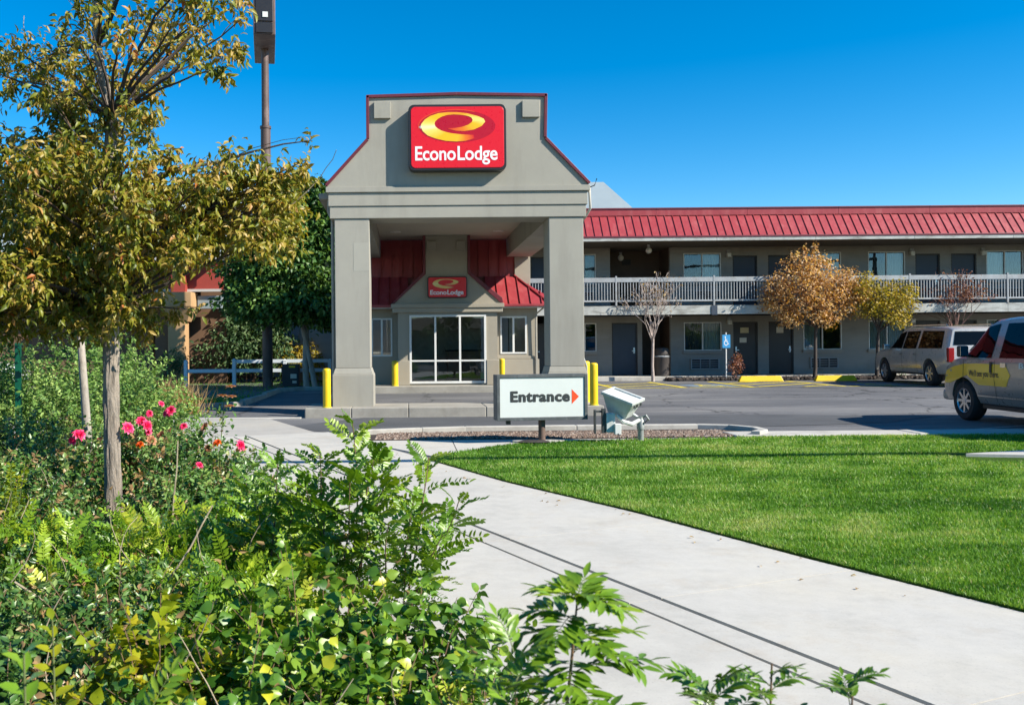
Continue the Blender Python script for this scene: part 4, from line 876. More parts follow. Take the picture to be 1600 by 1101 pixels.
MB().cyl((-11.0, 34.2, 0.0), (-11.0, 34.2, 1.25), .20, .20, 20).build('round_post', 'tan_stucco', N, smooth=True)

# ------------------------------------------------------------------ bollards
def bollard(x, y, z0, h, r, label):
    t = thing('bollard', label, 'bollard', (x, y, z0), 'yellow bollards round the portico')
    MB().lathe([(r, 0), (r, h - .05), (r * .96, h - .02), (r * .7, h), (0, h + .008)], (x, y, z0), 24).build('post', 'yellow_paint', t, smooth=True, sharp=70)
    MB().lathe([(r + .012, 0.0), (r + .012, .018), (r + .001, .024)], (x, y, z0), 24).build('collar', 'worn_yellow', t, smooth=True)
bollard(-1.80, 19.70, .205, .86, .088, 'yellow bollard beside the left portico column')
bollard(4.08, 19.74, .205, .93, .088, 'front yellow bollard right of the right portico column')
bollard(4.13, 20.85, .205, .95, .088, 'yellow bollard half hidden behind the bollard at the right column')
bollard(-0.41, 27.10, .335, .76, .098, 'yellow bollard at the left edge of the lobby window')
bollard(2.83, 27.12, .335, .80, .085, 'yellow bollard at the right edge of the lobby window')

# ------------------------------------------------------------------ entrance sign on its post
E = thing('entrance_sign', 'white lightbox sign reading Entrance with an orange arrow', 'sign', (2.06, 14.3, 0.0))
ex, ey, ez = 2.095, 14.02, 0.655; ew, eh, ed = 1.455, .715, .27
rotE = Matrix.Translation((ex, ey, 0)) @ Matrix.Rotation(math.radians(7), 4, 'Z')
def rm(mb, M): mb.v = [tuple(M @ Vector(p)) for p in mb.v]; return mb
x0, x1, z0, z1 = -ew / 2, ew / 2, ez - eh / 2 + .07, ez + eh / 2 + .07
t = .048; c = MB(); c.box(x0, x0 + t, 0, ed, z0, z1); c.box(x1 - t, x1, 0, ed, z0, z1); c.box(x0 + t, x1 - t, .001, ed - .001, z0, z0 + t); c.box(x0 + t, x1 - t, .001, ed - .001, z1 - t, z1)
c.box(x0 + t, x1 - t, .05, ed - .03, z0 + t, z1 - t)
cab = rm(c, rotE).build('cabinet', 'frame_grey', E, bevel=.004)
face = rm(MB().box(x0 + t + .001, x1 - t - .001, .016, .049, z0 + t + .001, z1 - t - .001), rotE).build('face', 'panel_white', cab)
vs, fs = text_mesh('Entrance', .945, .155, .026, spacing=1.1)
lt = MB()
for dx, dz, dy in ((-.007, 0, 0), (.007, 0, .0004), (0, .005, .0008), (0, -.005, .0012)): lt.add([(p[0] - .035 + dx, .0125 + dy, (z0 + z1) / 2 - .062 + p[1] + dz) for p in vs], fs)
lb = rm(lt, rotE).build('lettering', 'lettering_grey', face)
ax = .475; az = (z0 + z1) / 2 + .005
rm(MB().add([(ax, .013, az - .115), (ax + .115, .013, az), (ax, .013, az + .115)], [(0, 1, 2)]), rotE).build('arrow', 'arrow_orange', face)
MB().cyl((2.10, 14.17, 0.0), (2.10, 14.17, z0), .055, n=14).build('post', 'rust_steel', E, smooth=True)
MB().box(1.53, 1.60, 14.1, 14.2, z0 - .07, z0 - .002).build('junction_box', 'fixture_dark', E)
MB().prism_z([(2.05 + .42 * math.cos(k * .3142), 14.22 + .16 * math.sin(k * .3142) + .0) for k in range(20)], -.02, .035).build('footing', 'kerb_concrete', E, bevel=.01)
R = np.random.default_rng(11)
rk = thing('stone', 'flat dark grey stone lying at the foot of the sign post', 'stone', (1.98, 13.95, .03))
m = MB(); m.lathe([(0, 0), (.16, .005), (.19, .03), (.12, .055), (0, .06)], (0, 0, 0), 12)
m.v = [(1.94 + p[0] * 1.35 + R.normal() * .012, 13.93 + p[1] * .6 + R.normal() * .01, .012 + p[2]) for p in m.v]; m.build('stone_body', 'lava_rock', rk, smooth=True)

# ------------------------------------------------------------------ floodlight aimed at the sign
Fl = thing('floodlight', 'boxy pale floodlight on a short post in the lawn beside the entrance sign', 'floodlight', (3.66, 14.16, 0.0))
MB().cyl((3.66, 14.16, 0), (3.66, 14.16, .20), .05, n=14).build('post', 'galvanised', Fl, smooth=True)
m = MB().lathe([(.052, .20), (.062, .202), (.062, .34), (.045, .37), (.048, .40), (0, .405)], (3.66, 14.16, 0), 14); m.build('post_cap', 'galvanised', Fl, smooth=True)
MB().tube([(3.66, 14.16, .385), (3.74, 14.12, .42), (3.77, 14.1, .36), (3.70, 14.11, .30)], .022, 8).build('knuckle', 'galvanised', Fl, smooth=True)
arm = MB(); arm.tube([(3.63, 14.12, .35), (3.50, 14.06, .29), (3.36, 14.02, .33), (3.25, 14.04, .43)], [.03, .036, .034, .026], 8); arm.tube([(3.64, 14.2, .37), (3.55, 14.24, .44), (3.42, 14.22, .50)], .026, 8); arm.build('bracket_arm', 'fixture_paint', Fl, smooth=True)
# tapered housing, open face tipped up and towards the street
Mh = Matrix.Translation((3.36, 14.08, .705)) @ Matrix.Rotation(math.radians(20), 4, 'X') @ Matrix.Rotation(math.radians(5), 4, 'Y') @ Matrix.Rotation(math.radians(-45), 4, 'Z')
a, b, h = .265, .165, .29
hb = rm(MB().frustum((-a * .60, a * .60, -b * .62, b * .62), (-a, a, -b, b), -h, 0), Mh).build('housing', 'fixture_paint', Fl, bevel=.012)
r = MB(); o_ = .02; q0, q1 = .002, .05
r.box(-a - o_, a + o_, -b - o_, -b + .018, q0, q1); r.box(-a - o_, a + o_, b - .018, b + o_, q0, q1); r.box(-a - o_, -a + .018, -b + .019, b - .019, q0, q1); r.box(a - .018, a + o_, -b + .019, b - .019, q0, q1)
rm(r, Mh).build('rim', 'fixture_paint', hb, bevel=.006)
rm(MB().box(-a + .019, a - .019, -b + .019, b - .019, .020, .026), Mh).build('lens', 'fixture_paint', hb)
rm(MB().box(-a + .02, a - .02, -b + .02, b - .02, .002, .006), Mh).build('reflector', 'white_frame', hb)
for k in (-.09, -.01, .09): rm(MB().box(a + .004, a + .022, k - .02, k + .02, -.055, -.02), Mh).build('latch', 'fixture_dark', hb)
MB().box(3.08, 3.22, 13.98, 14.12, .17, .47).build('ballast_box', 'fixture_paint', Fl, bevel=.01)
MB().box(3.20, 3.30, 13.92, 14.02, .14, .31).build('junction_box', 'white_frame', Fl, bevel=.008)
MB().box(3.02, 3.075, 14.0, 14.08, .16, .54).build('hinge_plate', 'fixture_dark', Fl); MB().box(2.90, 2.925, 14.0, 14.08, .15, .52).build('hinge_plate', 'fixture_dark', Fl)
MB().box(2.926, 3.019, 14.02, 14.05, .48, .51).build('hinge_bar', 'fixture_dark', Fl)
MB().tube([(3.25, 13.92, .16), (3.27, 13.88, .06), (3.2, 13.9, .02), (3.0, 14.0, .015), (2.7, 14.2, .015)], .008, 6).build('cord', 'cable_black', Fl)

# ------------------------------------------------------------------ pylon sign pole, fence, utility box
Py = thing('pylon_sign', 'tall brown pole carrying an edge on dark sign cabinet above the trees', 'pylon sign', (-5.0, 32, 0.1))
MB().cyl((-5.03, 32, .08), (-5.03, 32, 9.35), .185, .175, 20).build('pole_sleeve', 'pole_brown', Py, smooth=True)
MB().cyl((-5.03, 32, 9.35), (-5.03, 32, 12.15), .135, .13, 20).build('pole', 'pole_brown', Py, smooth=True)
MB().cyl((-5.03, 32, 9.33), (-5.03, 32, 9.42), .20, .20, 20).build('pole_collar', 'pole_brown', Py, smooth=True)
Rp = Matrix.Translation((-5.03, 32, 0)) @ Matrix.Rotation(math.radians(8.9), 4, 'Z') @ Matrix.Translation((5.03, -32, 0))
rm(MB().box(-5.41, -4.67, 30.4, 33.6, 12.15, 16.0), Rp).build('cabinet', 'pole_brown', Py, bevel=.02)
for z0, z1 in ((12.2, 12.55), (12.6, 14.2)): rm(MB().box(-5.33, -4.75, 30.36, 30.398, z0, z1), Rp).build('end_panel', 'sign_black', Py, bevel=.01)
rm(MB().box(-5.10, -4.92, 30.33, 30.358, 12.72, 12.90), Rp).build('vent_hatch', 'panel_white', Py)
Fe = thing('rail_fence', 'low white two rail fence on the shaded lawn at left', 'fence', (-6.5, 33, 0.1))
for x, h in ((-8.2, .95), (-6.42, .98), (-4.55, .95), (-2.9, .95)): 
    p = MB().box(x - .065, x + .065, 32.94, 33.07, .05, .1 + h).build('post', 'fence_white', Fe, bevel=.01)
    MB().frustum((x - .075, x + .075, 32.93, 33.08), (x - .02, x + .02, 32.98, 33.03), .1 + h + .001, .1 + h + .05).build('post_cap', 'fence_white', p)
for x0, x1, z in ((-8.13, -6.49, .62), (-6.35, -4.62, .62), (-6.35, -4.62, .96), (-4.48, -2.97, .62), (-4.48, -2.97, .96)):
    MB().box(x0, x1, 32.98, 33.03, z, z + .13).build('rail', 'fence_white', Fe, bevel=.008)
U = thing('utility_box', 'dark utility box with yellow and white labels between pole and white trunks', 'utility box', (-4.2, 32.2, .1))
MB().box(-4.52, -3.92, 32.0, 32.5, .08, .93).build('cabinet', 'box_dark', U, bevel=.02)
MB().box(-4.27, -4.05, 31.985, 31.999, .80, .88).build('label', 'yellow_paint', U)
for x0, x1, z0, z1 in ((-4.22, -4.0, .42, .58), (-4.15, -4.0, .25, .34)): MB().box(x0, x1, 31.985, 31.999, z0, z1).build('label', 'paper', U)

# ------------------------------------------------------------------ small things along the wing
H = thing('accessible_parking_sign', 'small blue wheelchair parking sign on a thin white post', 'sign', (12.0, 33.85, .2))
MB().cyl((12.0, 33.85, .1), (12.0, 33.85, 1.95), .025, n=8).build('post', 'white_frame', H)
pl = MB().box(11.85, 12.15, 33.805, 33.82, 1.36, 1.86).build('plate', 'sign_blue', H, bevel=.004)
m = MB(); wheelchair_symbol(0, 0, 1, lambda poly: m.add([(11.995 + u * .26, 33.802, 1.62 + v * .36) for u, v in poly], [tuple(range(len(poly)))])); m.build('wheelchair_symbol', 'sign_white', pl)
B = thing('litter_bin', 'dark brown litter bin standing in the ground floor recess', 'litter bin', (10.1, 35.2, .28))
MB().lathe([(.25, 0), (.28, .02), (.29, .72), (.30, .74)], (9.95, 35.2, .276), 20).build('body', 'bin_brown', B, smooth=True)
MB().lathe([(.30, .74), (.31, .78), (.29, .80)], (9.95, 35.2, .276), 20).build('band', 'railing_paint', B, smooth=True)
MB().lathe([(.27, .80), (.28, .98), (.25, 1.08), (.1, 1.12), (0, 1.12)], (9.95, 35.2, .276), 20).build('lid', 'bin_brown', B, smooth=True)
def wheel_stop(x0, x1, y, label):
    t = thing('wheel_stop', label, 'wheel stop', ((x0 + x1) / 2, y, ground_z(y)), 'yellow wheel stops by the rock bed')
    z = ground_z(y)
    MB().frustum((x0, x1, y - .10, y + .10), (x0 + .1, x1 - .1, y - .05, y + .05), z - .01, z + .20).build('block', 'yellow_paint', t, bevel=.02)
    for x in (x0 + .3, x1 - .3): MB().cyl((x, y, z + .19), (x, y, z + .215), .02, n=8).build('bolt', 'rust_steel', t)
wheel_stop(12.1, 13.75, 32.9, 'yellow wheel stop nearest the blue wheelchair sign')
wheel_stop(14.85, 16.4, 32.8, 'yellow wheel stop below the orange leafed tree')

# ------------------------------------------------------------------ vehicles
def wheel(parent, x, y, side, r, w, spokes, M, kind='wheel'):
    """side +1 = left (+y)."""
    tyre = MB(); prof = [(r * .62, -w / 2), (r * .9, -w / 2), (r * .985, -w * .36), (r, -w * .2), (r, w * .2), (r * .985, w * .36), (r * .9, w / 2), (r * .62, w / 2), (r * .62, -w / 2)]
    tyre.lathe(prof, (x, y, r), 32, 'y'); ty = rm(tyre, M).build('wheel', 'tyre_rubber', parent, smooth=True, fix=True)
    ro = MB(); yo = w / 2 * side
    ro.lathe([(r * .62, yo * .98), (r * .60, yo * 1.0), (r * .56, yo * .86), (r * .54, yo * .4)], (x, y, r), 32, 'y')
    ro.lathe([(0, yo * .92), (r * .12, yo * .92), (r * .14, yo * .5)], (x, y, r), 20, 'y')
    for k in range(spokes):
        a = 2 * math.pi * k / spokes; d = Vector((math.cos(a), 0, math.sin(a))); s_ = Vector((-d.z, 0, d.x)); c0 = Vector((x, y, r)); hw = r * (.10 if spokes < 7 else .075)
        q = [c0 + d * r * .1 - s_ * hw, c0 + d * r * .1 + s_ * hw, c0 + d * r * .58 + s_ * hw * .8, c0 + d * r * .58 - s_ * hw * .8]
        f = [p + Vector((0, yo * (.88 if i < 2 else .92), 0)) for i, p in enumerate(q)]; g_ = [p + Vector((0, yo * .6, 0)) for p in q]
        ro.add(f + g_, [(0, 1, 2, 3), (0, 4, 5, 1), (1, 5, 6, 2), (2, 6, 7, 3), (3, 7, 4, 0)])
    rim = rm(ro, M).build('rim', 'rim_alloy', ty, smooth=True, fix=True, sharp=30)
    rm(MB().lathe([(0, yo * .38), (r * .56, yo * .38)], (x, y, r), 24, 'y'), M).build('brake_disc', 'black_plastic', ty)
    return ty
class Veh:
    """st: stations (x, z_bottom, z_belt, z_top, w_low, w_belt, w_top); x forward, y left."""
    def __init__(s, st, M): s.st = st; s.M = M; s.xs = [q[0] for q in st]
    def at(s, x): return [float(np.interp(x, s.xs, [q[i] for q in s.st])) for i in range(7)]
    def side_y(s, x, z):
        _, zb, zl, zt, wl, wb, wt = s.at(x)
        zm = zb + .14 + (zl - zb - .14) * .5; zu = zl + (zt - zl) * .62
        X = [zb, zb + .14, zm, zl, zu, zt - .05] if zt - .05 > zu else [zb, zb + .14, zm, zl]
        return float(np.interp(z, X, [wl * .95, wl, max(wl, wb) + .012, wb, wb * .35 + wt * .65, wt][:len(X)]))
    def body(s, parent, mat, arches, r, name='body'):
        m = MB(); N = 0
        for x, zb, zl, zt, wl, wb, wt in s.st:
            zm = zb + .14 + (zl - zb - .14) * .5
            half = [(wl * .86, zb), (wl * .95, zb + .03), (wl, zb + .14), (max(wl, wb) + .012, zm), (wb, zl), (wb * .35 + wt * .65, zl + (zt - zl) * .62), (wt, zt - .05), (wt * .93, zt - .012), (wt * .6, zt), (0.0001, zt + .012)]
            ring = [(x, y, z) for y, z in half] + [(x, -y, z) for y, z in reversed(half[:-1])]
            N = len(ring); m.v += ring
        for i in range(len(s.st) - 1):
            for j in range(N): m.f.append((i * N + j, i * N + (j + 1) % N, (i + 1) * N + (j + 1) % N, (i + 1) * N + j))
        m.f.append(tuple(reversed(range(N)))); m.f.append(tuple((len(s.st) - 1) * N + j for j in range(N)))
        rm(m, s.M); o = m.build(name, mat, parent, fix=True)
        # wheel arches are cut out of the body
        cu = MB()
        for ax in arches:
            for sd in (-1, 1):
                cu.lathe([(0, -.22), (r, -.22), (r, .3), (0, .3)], (ax, sd * .88, r * .88), 32, 'y')
        rm(cu, s.M); c = cu.build('cutter', 'black_plastic', None, fix=True, origin=ORG[o.name])
        md = o.modifiers.new('arch', 'BOOLEAN'); md.object = c; md.operation = 'DIFFERENCE'; md.solver = 'EXACT'
        bpy.context.view_layer.update(); dg = bpy.context.evaluated_depsgraph_get(); dg.update()
        c.location = o.matrix_world.translation; bpy.context.view_layer.update(); dg.update()
        me = bpy.data.meshes.new_from_object(o.evaluated_get(dg)); o.modifiers.clear(); o.data = me
        bpy.data.objects.remove(c)
        me.polygons.foreach_set('use_smooth', [True] * len(me.polygons)); me.set_sharp_from_angle(angle=math.radians(32))
        return o
    def panel(s, name, poly, mat, parent, off=.008, both=True, n=6):
        """A panel on the flank given as (x, z) corners: subdivided so it follows the flank."""
        for sd in ((1, -1) if both else (1,)):
            m = MB(); pts = []
            for (xa, za), (xb, zb) in zip(poly, poly[1:] + poly[:1]):
                for k in range(n): t_ = k / n; pts.append((xa + (xb - xa) * t_, za + (zb - za) * t_))
            cx = sum(p[0] for p in pts) / len(pts); cz = sum(p[1] for p in pts) / len(pts)
            lay = [[(cx + (x - cx) * f, cz + (z - cz) * f) for x, z in pts] for f in (1, .66, .33)]
            k0 = len(m.v); K = len(pts)
            for L_ in lay: m.v += [(x, sd * (s.side_y(x, z) + off), z) for x, z in L_]
            m.v.append((cx, sd * (s.side_y(cx, cz) + off), cz))
            for l in range(2):
                for j in range(K): m.f.append((k0 + l * K + j, k0 + l * K + (j + 1) % K, k0 + (l + 1) * K + (j + 1) % K, k0 + (l + 1) * K + j))
            for j in range(K): m.f.append((k0 + 2 * K + j, k0 + 2 * K + (j + 1) % K, k0 + 3 * K))
            rm(m, s.M).build(name, mat, parent, smooth=True, fix=True)
    def letters(s, name, body, xc, z, width, cap, mat, parent, bold=.01):
        vs, fs = text_mesh(body, width, cap, bold)
        m = MB().add([(xc - p[0], s.side_y(xc - p[0], z + p[1]) + .013, z + p[1]) for p in vs], fs)
        return rm(m, s.M).build(name, mat, parent)
    def seam(s, parent, x, z0, z1, mat='black_plastic'):
        for sd in (1, -1):
            m = MB(); zz = np.linspace(z0, z1, 9); k0 = len(m.v)
            for z in zz: y = sd * (s.side_y(x, z) + .0095); m.v += [(x - .006, y, z), (x + .006, y, z)]
            for k in range(8): m.f.append((k0 + 2 * k, k0 + 2 * k + 1, k0 + 2 * k + 3, k0 + 2 * k + 2))
            rm(m, s.M).build('door_seam', mat, parent)
def place(x, y, z, heading): return Matrix.Translation((x, y, z)) @ Matrix.Rotation(math.radians(heading), 4, 'Z')

# full size SUV, nose to the building
Mv = place(17.72, 30.05, ground_z(30) - .012, 84)
S = thing('parked_suv', 'pale beige full size SUV parked nose in by the motel doors', 'car', tuple(Mv.translation))
st = [(-2.86, .52, 1.10, 1.16, .90, .93, .91), (-2.80, .45, 1.12, 1.30, .95, .98, .90), (-2.68, .42, 1.14, 1.80, .97, 1.0, .76), (-2.45, .38, 1.15, 1.87, .98, 1.0, .77), (-1.0, .33, 1.15, 1.90, .98, 1.0, .78), (0.2, .33, 1.15, 1.90, .98, 1.0, .77),
      (0.62, .33, 1.15, 1.86, .98, 1.0, .75), (0.88, .33, 1.15, 1.75, .98, 1.0, .76), (1.22, .33, 1.14, 1.40, .98, 1.0, .84), (1.42, .33, 1.12, 1.22, .98, .99, .88), (2.2, .33, 1.05, 1.15, .97, .97, .86), (2.50, .34, 1.00, 1.10, .95, .94, .82), (2.66, .36, .88, .96, .86, .84, .74)]
V = Veh(st, Mv); bd = V.body(S, 'suv_paint', (-1.66, 1.70), .47)
for ax in (-1.66, 1.70):
    for sd in (1, -1): wheel(S, ax, sd * .86, sd, .405, .27, 6, Mv)
V.panel('front_window', [(1.20, 1.20), (.80, 1.70), (.30, 1.77), (.30, 1.19)], 'car_glass', bd)
V.panel('rear_window', [(.22, 1.19), (.22, 1.76), (-.75, 1.77), (-.75, 1.19)], 'car_glass', bd)
V.panel('quarter_window', [(-.90, 1.20), (-.90, 1.77), (-2.30, 1.74), (-2.48, 1.20)], 'car_glass', bd)
for x in (1.25, .26, -.80): V.seam(bd, x, .42, 1.16)
V.panel('side_trim', [(1.15, .56), (1.15, .61), (-1.15, .61), (-1.15, .56)], 'metal_bright', bd, off=.012)
V.panel('running_board', [(1.2, .34), (1.2, .40), (-1.15, .40), (-1.15, .34)], 'black_plastic', bd, off=.03)
for x in (.42, -.62): V.panel('door_handle', [(x, .99), (x, 1.03), (x - .17, 1.03), (x - .17, .99)], 'metal_bright', bd, off=.025)
rg = MB(); z_ = [(-2.738, .72, 1.27), (-2.738, -.72, 1.27), (-2.70, -.68, 1.70), (-2.70, .68, 1.70)]
rm(MB().add([(-2.812, .80, 1.30), (-2.812, -.80, 1.30), (-2.705, -.70, 1.72), (-2.705, .70, 1.72)], [(0, 1, 2, 3)]), Mv).build('back_window', 'car_glass', bd, fix=True)
for sd in (1, -1): rm(MB().box(-2.90, -2.76, sd * .90 - .09, sd * .90 + .09, .78, 1.22), Mv).build('tail_light', 'tail_red', bd, bevel=.02)
rm(MB().box(-3.0, -2.75, -.88, .88, .42, .66), Mv).build('rear_bumper', 'suv_paint', bd, bevel=.05)
rm(MB().box(2.55, 2.76, -.86, .86, .38, .62), Mv).build('front_bumper', 'suv_paint', bd, bevel=.05)
for sd in (1, -1):
    mi = rm(MB().box(1.02, 1.20, sd * 1.16 - .11, sd * 1.16 + .11, 1.14, 1.33), Mv).build('side_mirror', 'metal_bright', bd, bevel=.03)
    rm(MB().tube([(-2.2, sd * .66, 1.885), (-2.1, sd * .66, 1.94), (.2, sd * .66, 1.955), (.4, sd * .66, 1.90)], .02, 6), Mv).build('roof_rail', 'metal_bright', bd)
rm(MB().add([(.74, .70, 1.835), (.74, -.70, 1.835), (1.38, -.82, 1.29), (1.38, .82, 1.29)], [(0, 1, 2, 3)]), Mv).build('windscreen', 'car_glass', bd, fix=True)

# shuttle van, grey with a yellow nose band
Mv = place(11.83, 15.86, -.012, 87.0)
K = thing('shuttle_van', 'grey van with yellow nose band lettered We\'ll see you there', 'van', tuple(Mv.translation))
st = [(-3.25, .45, 1.15, 1.95, .90, .95, .78), (-3.1, .40, 1.18, 1.99, .95, 1.0, .80), (-1.0, .34, 1.20, 2.02, .97, 1.01, .82), (0.4, .34, 1.20, 2.00, .97, 1.01, .80), (0.95, .34, 1.20, 1.97, .97, 1.01, .79), (1.20, .34, 1.20, 1.88, .97, 1.01, .80), (1.58, .34, 1.20, 1.50, .97, 1.0, .87), (1.84, .34, 1.20, 1.29, .97, .99, .90), (2.22, .34, 1.12, 1.22, .96, .97, .88), (2.46, .36, 1.04, 1.12, .94, .93, .84), (2.58, .40, .90, .98, .90, .87, .78)]
V = Veh(st, Mv); bd = V.body(K, 'van_paint', (-1.75, 1.75), .455)
for ax in (-1.75, 1.75):
    for sd in (1, -1): wheel(K, ax, sd * .855, sd, .39, .27, 8, Mv)
V.panel('nose_band', [(2.45, .72), (2.49, .86), (2.43, .965), (2.1, 1.055), (1.72, 1.115), (1.2, 1.13), (.36, 1.12), (.20, .93), (.34, .72), (1.20, .72), (1.30, .80), (1.50, .90), (1.75, .94), (2.0, .91), (2.2, .80), (2.24, .72)], 'van_yellow', bd, off=.006, n=3)
V.letters('lettering', "We'll see you there.", 1.02, .885, .98, .115, 'black_plastic', bd, .012)
V.letters('white_lettering', "BE", -.18, 1.06, .26, .10, 'panel_white', bd, .02)
V.letters('magenta_lettering', "H", -.42, .68, .22, .26, 'magenta_paint', bd, .0)
V.panel('front_window', [(1.68, 1.25), (1.16, 1.83), (.80, 1.88), (.80, 1.235)], 'car_glass', bd, off=.007)
V.panel('rear_window', [(.56, 1.24), (.56, 1.88), (-.72, 1.88), (-.72, 1.24)], 'car_glass', bd, off=.007)
V.panel('rear_window', [(-.84, 1.24), (-.84, 1.88), (-1.95, 1.88), (-1.95, 1.24)], 'car_glass', bd, off=.007)
for x in (1.72, .68, -.80): V.seam(bd, x, .42, 1.20)
V.panel('door_handle', [(.82, .97), (.82, 1.17), (.75, 1.17), (.75, .97)], 'black_plastic', bd, off=.02)
V.panel('fuel_door', [(.50, 1.07), (.50, 1.15), (.34, 1.15), (.34, 1.07)], 'metal_bright', bd, off=.012)
V.panel('lower_trim', [(1.28, .50), (1.28, .525), (-1.25, .525), (-1.25, .50)], 'metal_bright', bd, off=.008)
V.panel('under_sill', [(1.28, .27), (1.28, .36), (-1.25, .36), (-1.25, .27)], 'black_plastic', bd, off=-.03)
rm(MB().box(2.40, 2.70, -.90, .90, .36, .58), Mv).build('front_bumper', 'galvanised', bd, bevel=.06)
rm(MB().box(2.42, 2.60, -.88, .88, .58, .70), Mv).build('bumper_top', 'black_plastic', bd, bevel=.03)
rm(MB().add([(1.06, .74, 1.955), (1.06, -.74, 1.955), (1.78, -.87, 1.36), (1.78, .87, 1.36)], [(0, 1, 2, 3)]), Mv).build('windscreen', 'car_glass', bd, fix=True)
for sd in (1, -1):
    mi = rm(MB().box(1.42, 1.54, sd * 1.15 - .09, sd * 1.15 + .09, 1.25, 1.47), Mv).build('side_mirror', 'black_plastic', bd, bevel=.03)
    rm(MB().box(1.412, 1.4185, sd * 1.15 - .075, sd * 1.15 + .075, 1.275, 1.445), Mv).build('mirror_face', 'mirror_glass', mi)
    rm(MB().tube([(1.50, sd * .99, 1.27), (1.49, sd * 1.08, 1.29)], .03, 8), Mv).build('mirror_arm', 'black_plastic', mi)
rm(MB().box(-3.4, -3.2, -.9, .9, .42, .62), Mv).build('rear_bumper', 'galvanised', bd, bevel=.05)

# white car far left, seen past the tree
Mv = place(-15.7, 31.5, .1, 20)
Cc = thing('white_car', 'white car parked far left beyond the bushes', 'car', tuple(Mv.translation))
st = [(-2.3, .45, .85, .92, .80, .82, .78), (-2.1, .35, .92, 1.0, .86, .88, .78), (-1.5, .30, .95, 1.38, .88, .9, .62), (-.6, .28, .95, 1.46, .88, .9, .64), (.3, .28, .95, 1.42, .88, .9, .62), (1.0, .28, .92, 1.02, .88, .89, .76), (1.9, .3, .80, .88, .86, .85, .72), (2.2, .38, .66, .74, .78, .76, .64)]
V = Veh(st, Mv); bd = V.body(Cc, 'car_white', (-1.35, 1.35), .36)
for ax in (-1.35, 1.35):
    for sd in (1, -1): wheel(Cc, ax, sd * .76, sd, .31, .2, 5, Mv)
V.panel('side_window', [(.75, 1.0), (.2, 1.34), (-.9, 1.36), (-1.3, 1.0)], 'car_glass', bd)
for sd in (1, -1): rm(MB().box(-2.32, -2.2, sd * .68 - .12, sd * .68 + .12, .74, .86), Mv).build('tail_light', 'tail_red', bd, bevel=.02)

# ------------------------------------------------------------------ overhead line along the street (throws the thin shadow on the lawn) and its poles
Oc = thing('overhead_cable', 'black overhead cable strung along the street above the lawn', 'cable', (8, 9.4, 7.0))
pts = []
p0, p1 = Vector((-16, 7.35, 7.55)), Vector((34, 7.85, 7.55))
for k in range(25): t_ = k / 24; p = p0.lerp(p1, t_); pts.append((p.x, p.y, p.z - .55 * 4 * t_ * (1 - t_)))
MB().tube(pts, .11, 8).build('line', 'cable_black', Oc)
for p, lb in ((p0, 'wooden utility pole at the left end of the overhead cable'), (p1, 'wooden utility pole at the right end of the overhead cable')):
    t_ = thing('utility_pole', lb, 'utility pole', (p.x, p.y, 0), 'utility poles along the street')
    MB().cyl((p.x, p.y - .2, 0), (p.x, p.y - .2, 9.6), .15, .11, 12).build('pole', 'bark_dark', t_, smooth=True)
    MB().box(p.x - .06, p.x + .06, p.y - 1.2, p.y + .8, 9.0, 9.12).build('crossarm', 'bark_dark', t_)

# ------------------------------------------------------------------ trees
def bez(a, b, c, n=6): return [a * (1 - t) ** 2 + b * 2 * t * (1 - t) + c * t * t for t in [k / n for k in range(n + 1)]]
def limb(mb, a, b, r0, r1, rng, sag=0.15, n=6, sides=6, wob=0.04):
    a, b = Vector(a), Vector(b); L = (b - a).length
    mid = a.lerp(b, .5) + Vector((rng.uniform(-1, 1), rng.uniform(-1, 1), rng.uniform(0.2, 1))) * L * sag
    p = bez(a, mid, b, n); p = [p[0]] + [q + Vector((rng.uniform(-1, 1), rng.uniform(-1, 1), rng.uniform(-1, 1))) * wob * L * .3 for q in p[1:-1]] + [p[-1]]
    mb.tube(p, [r0 + (r1 - r0) * k / n for k in range(n + 1)], sides); return p
def grow(mb, rng, p, d, L, r, lev, tips, spread=.55, up=.25, kids=(2, 3), shrink=.72, sides=5, minr=.004):
    n = 3; pts = [Vector(p)]; d = Vector(d).normalized(); rads = [r]
    for k in range(n):
        d = (d + Vector((rng.gauss(0, .12), rng.gauss(0, .12), rng.gauss(.03, .08)))).normalized(); pts.append(pts[-1] + d * L / n); rads.append(max(minr, r * (1 - .38 * (k + 1) / n)))
    mb.tube(pts, rads, sides if r > .012 else 3, caps=False)
    tips.append((pts[-1], d, lev))
    if lev == 0: return
    for k in range(rng.randint(*kids)):
        nd = (d + Vector((rng.gauss(0, spread), rng.gauss(0, spread), rng.gauss(up, spread * .6)))).normalized()
        grow(mb, rng, pts[-1] if k < 2 else pts[-2], nd, L * rng.uniform(shrink - .12, shrink + .12), rads[-1] * .8, lev - 1, tips, spread, up, kids, shrink, sides, minr)

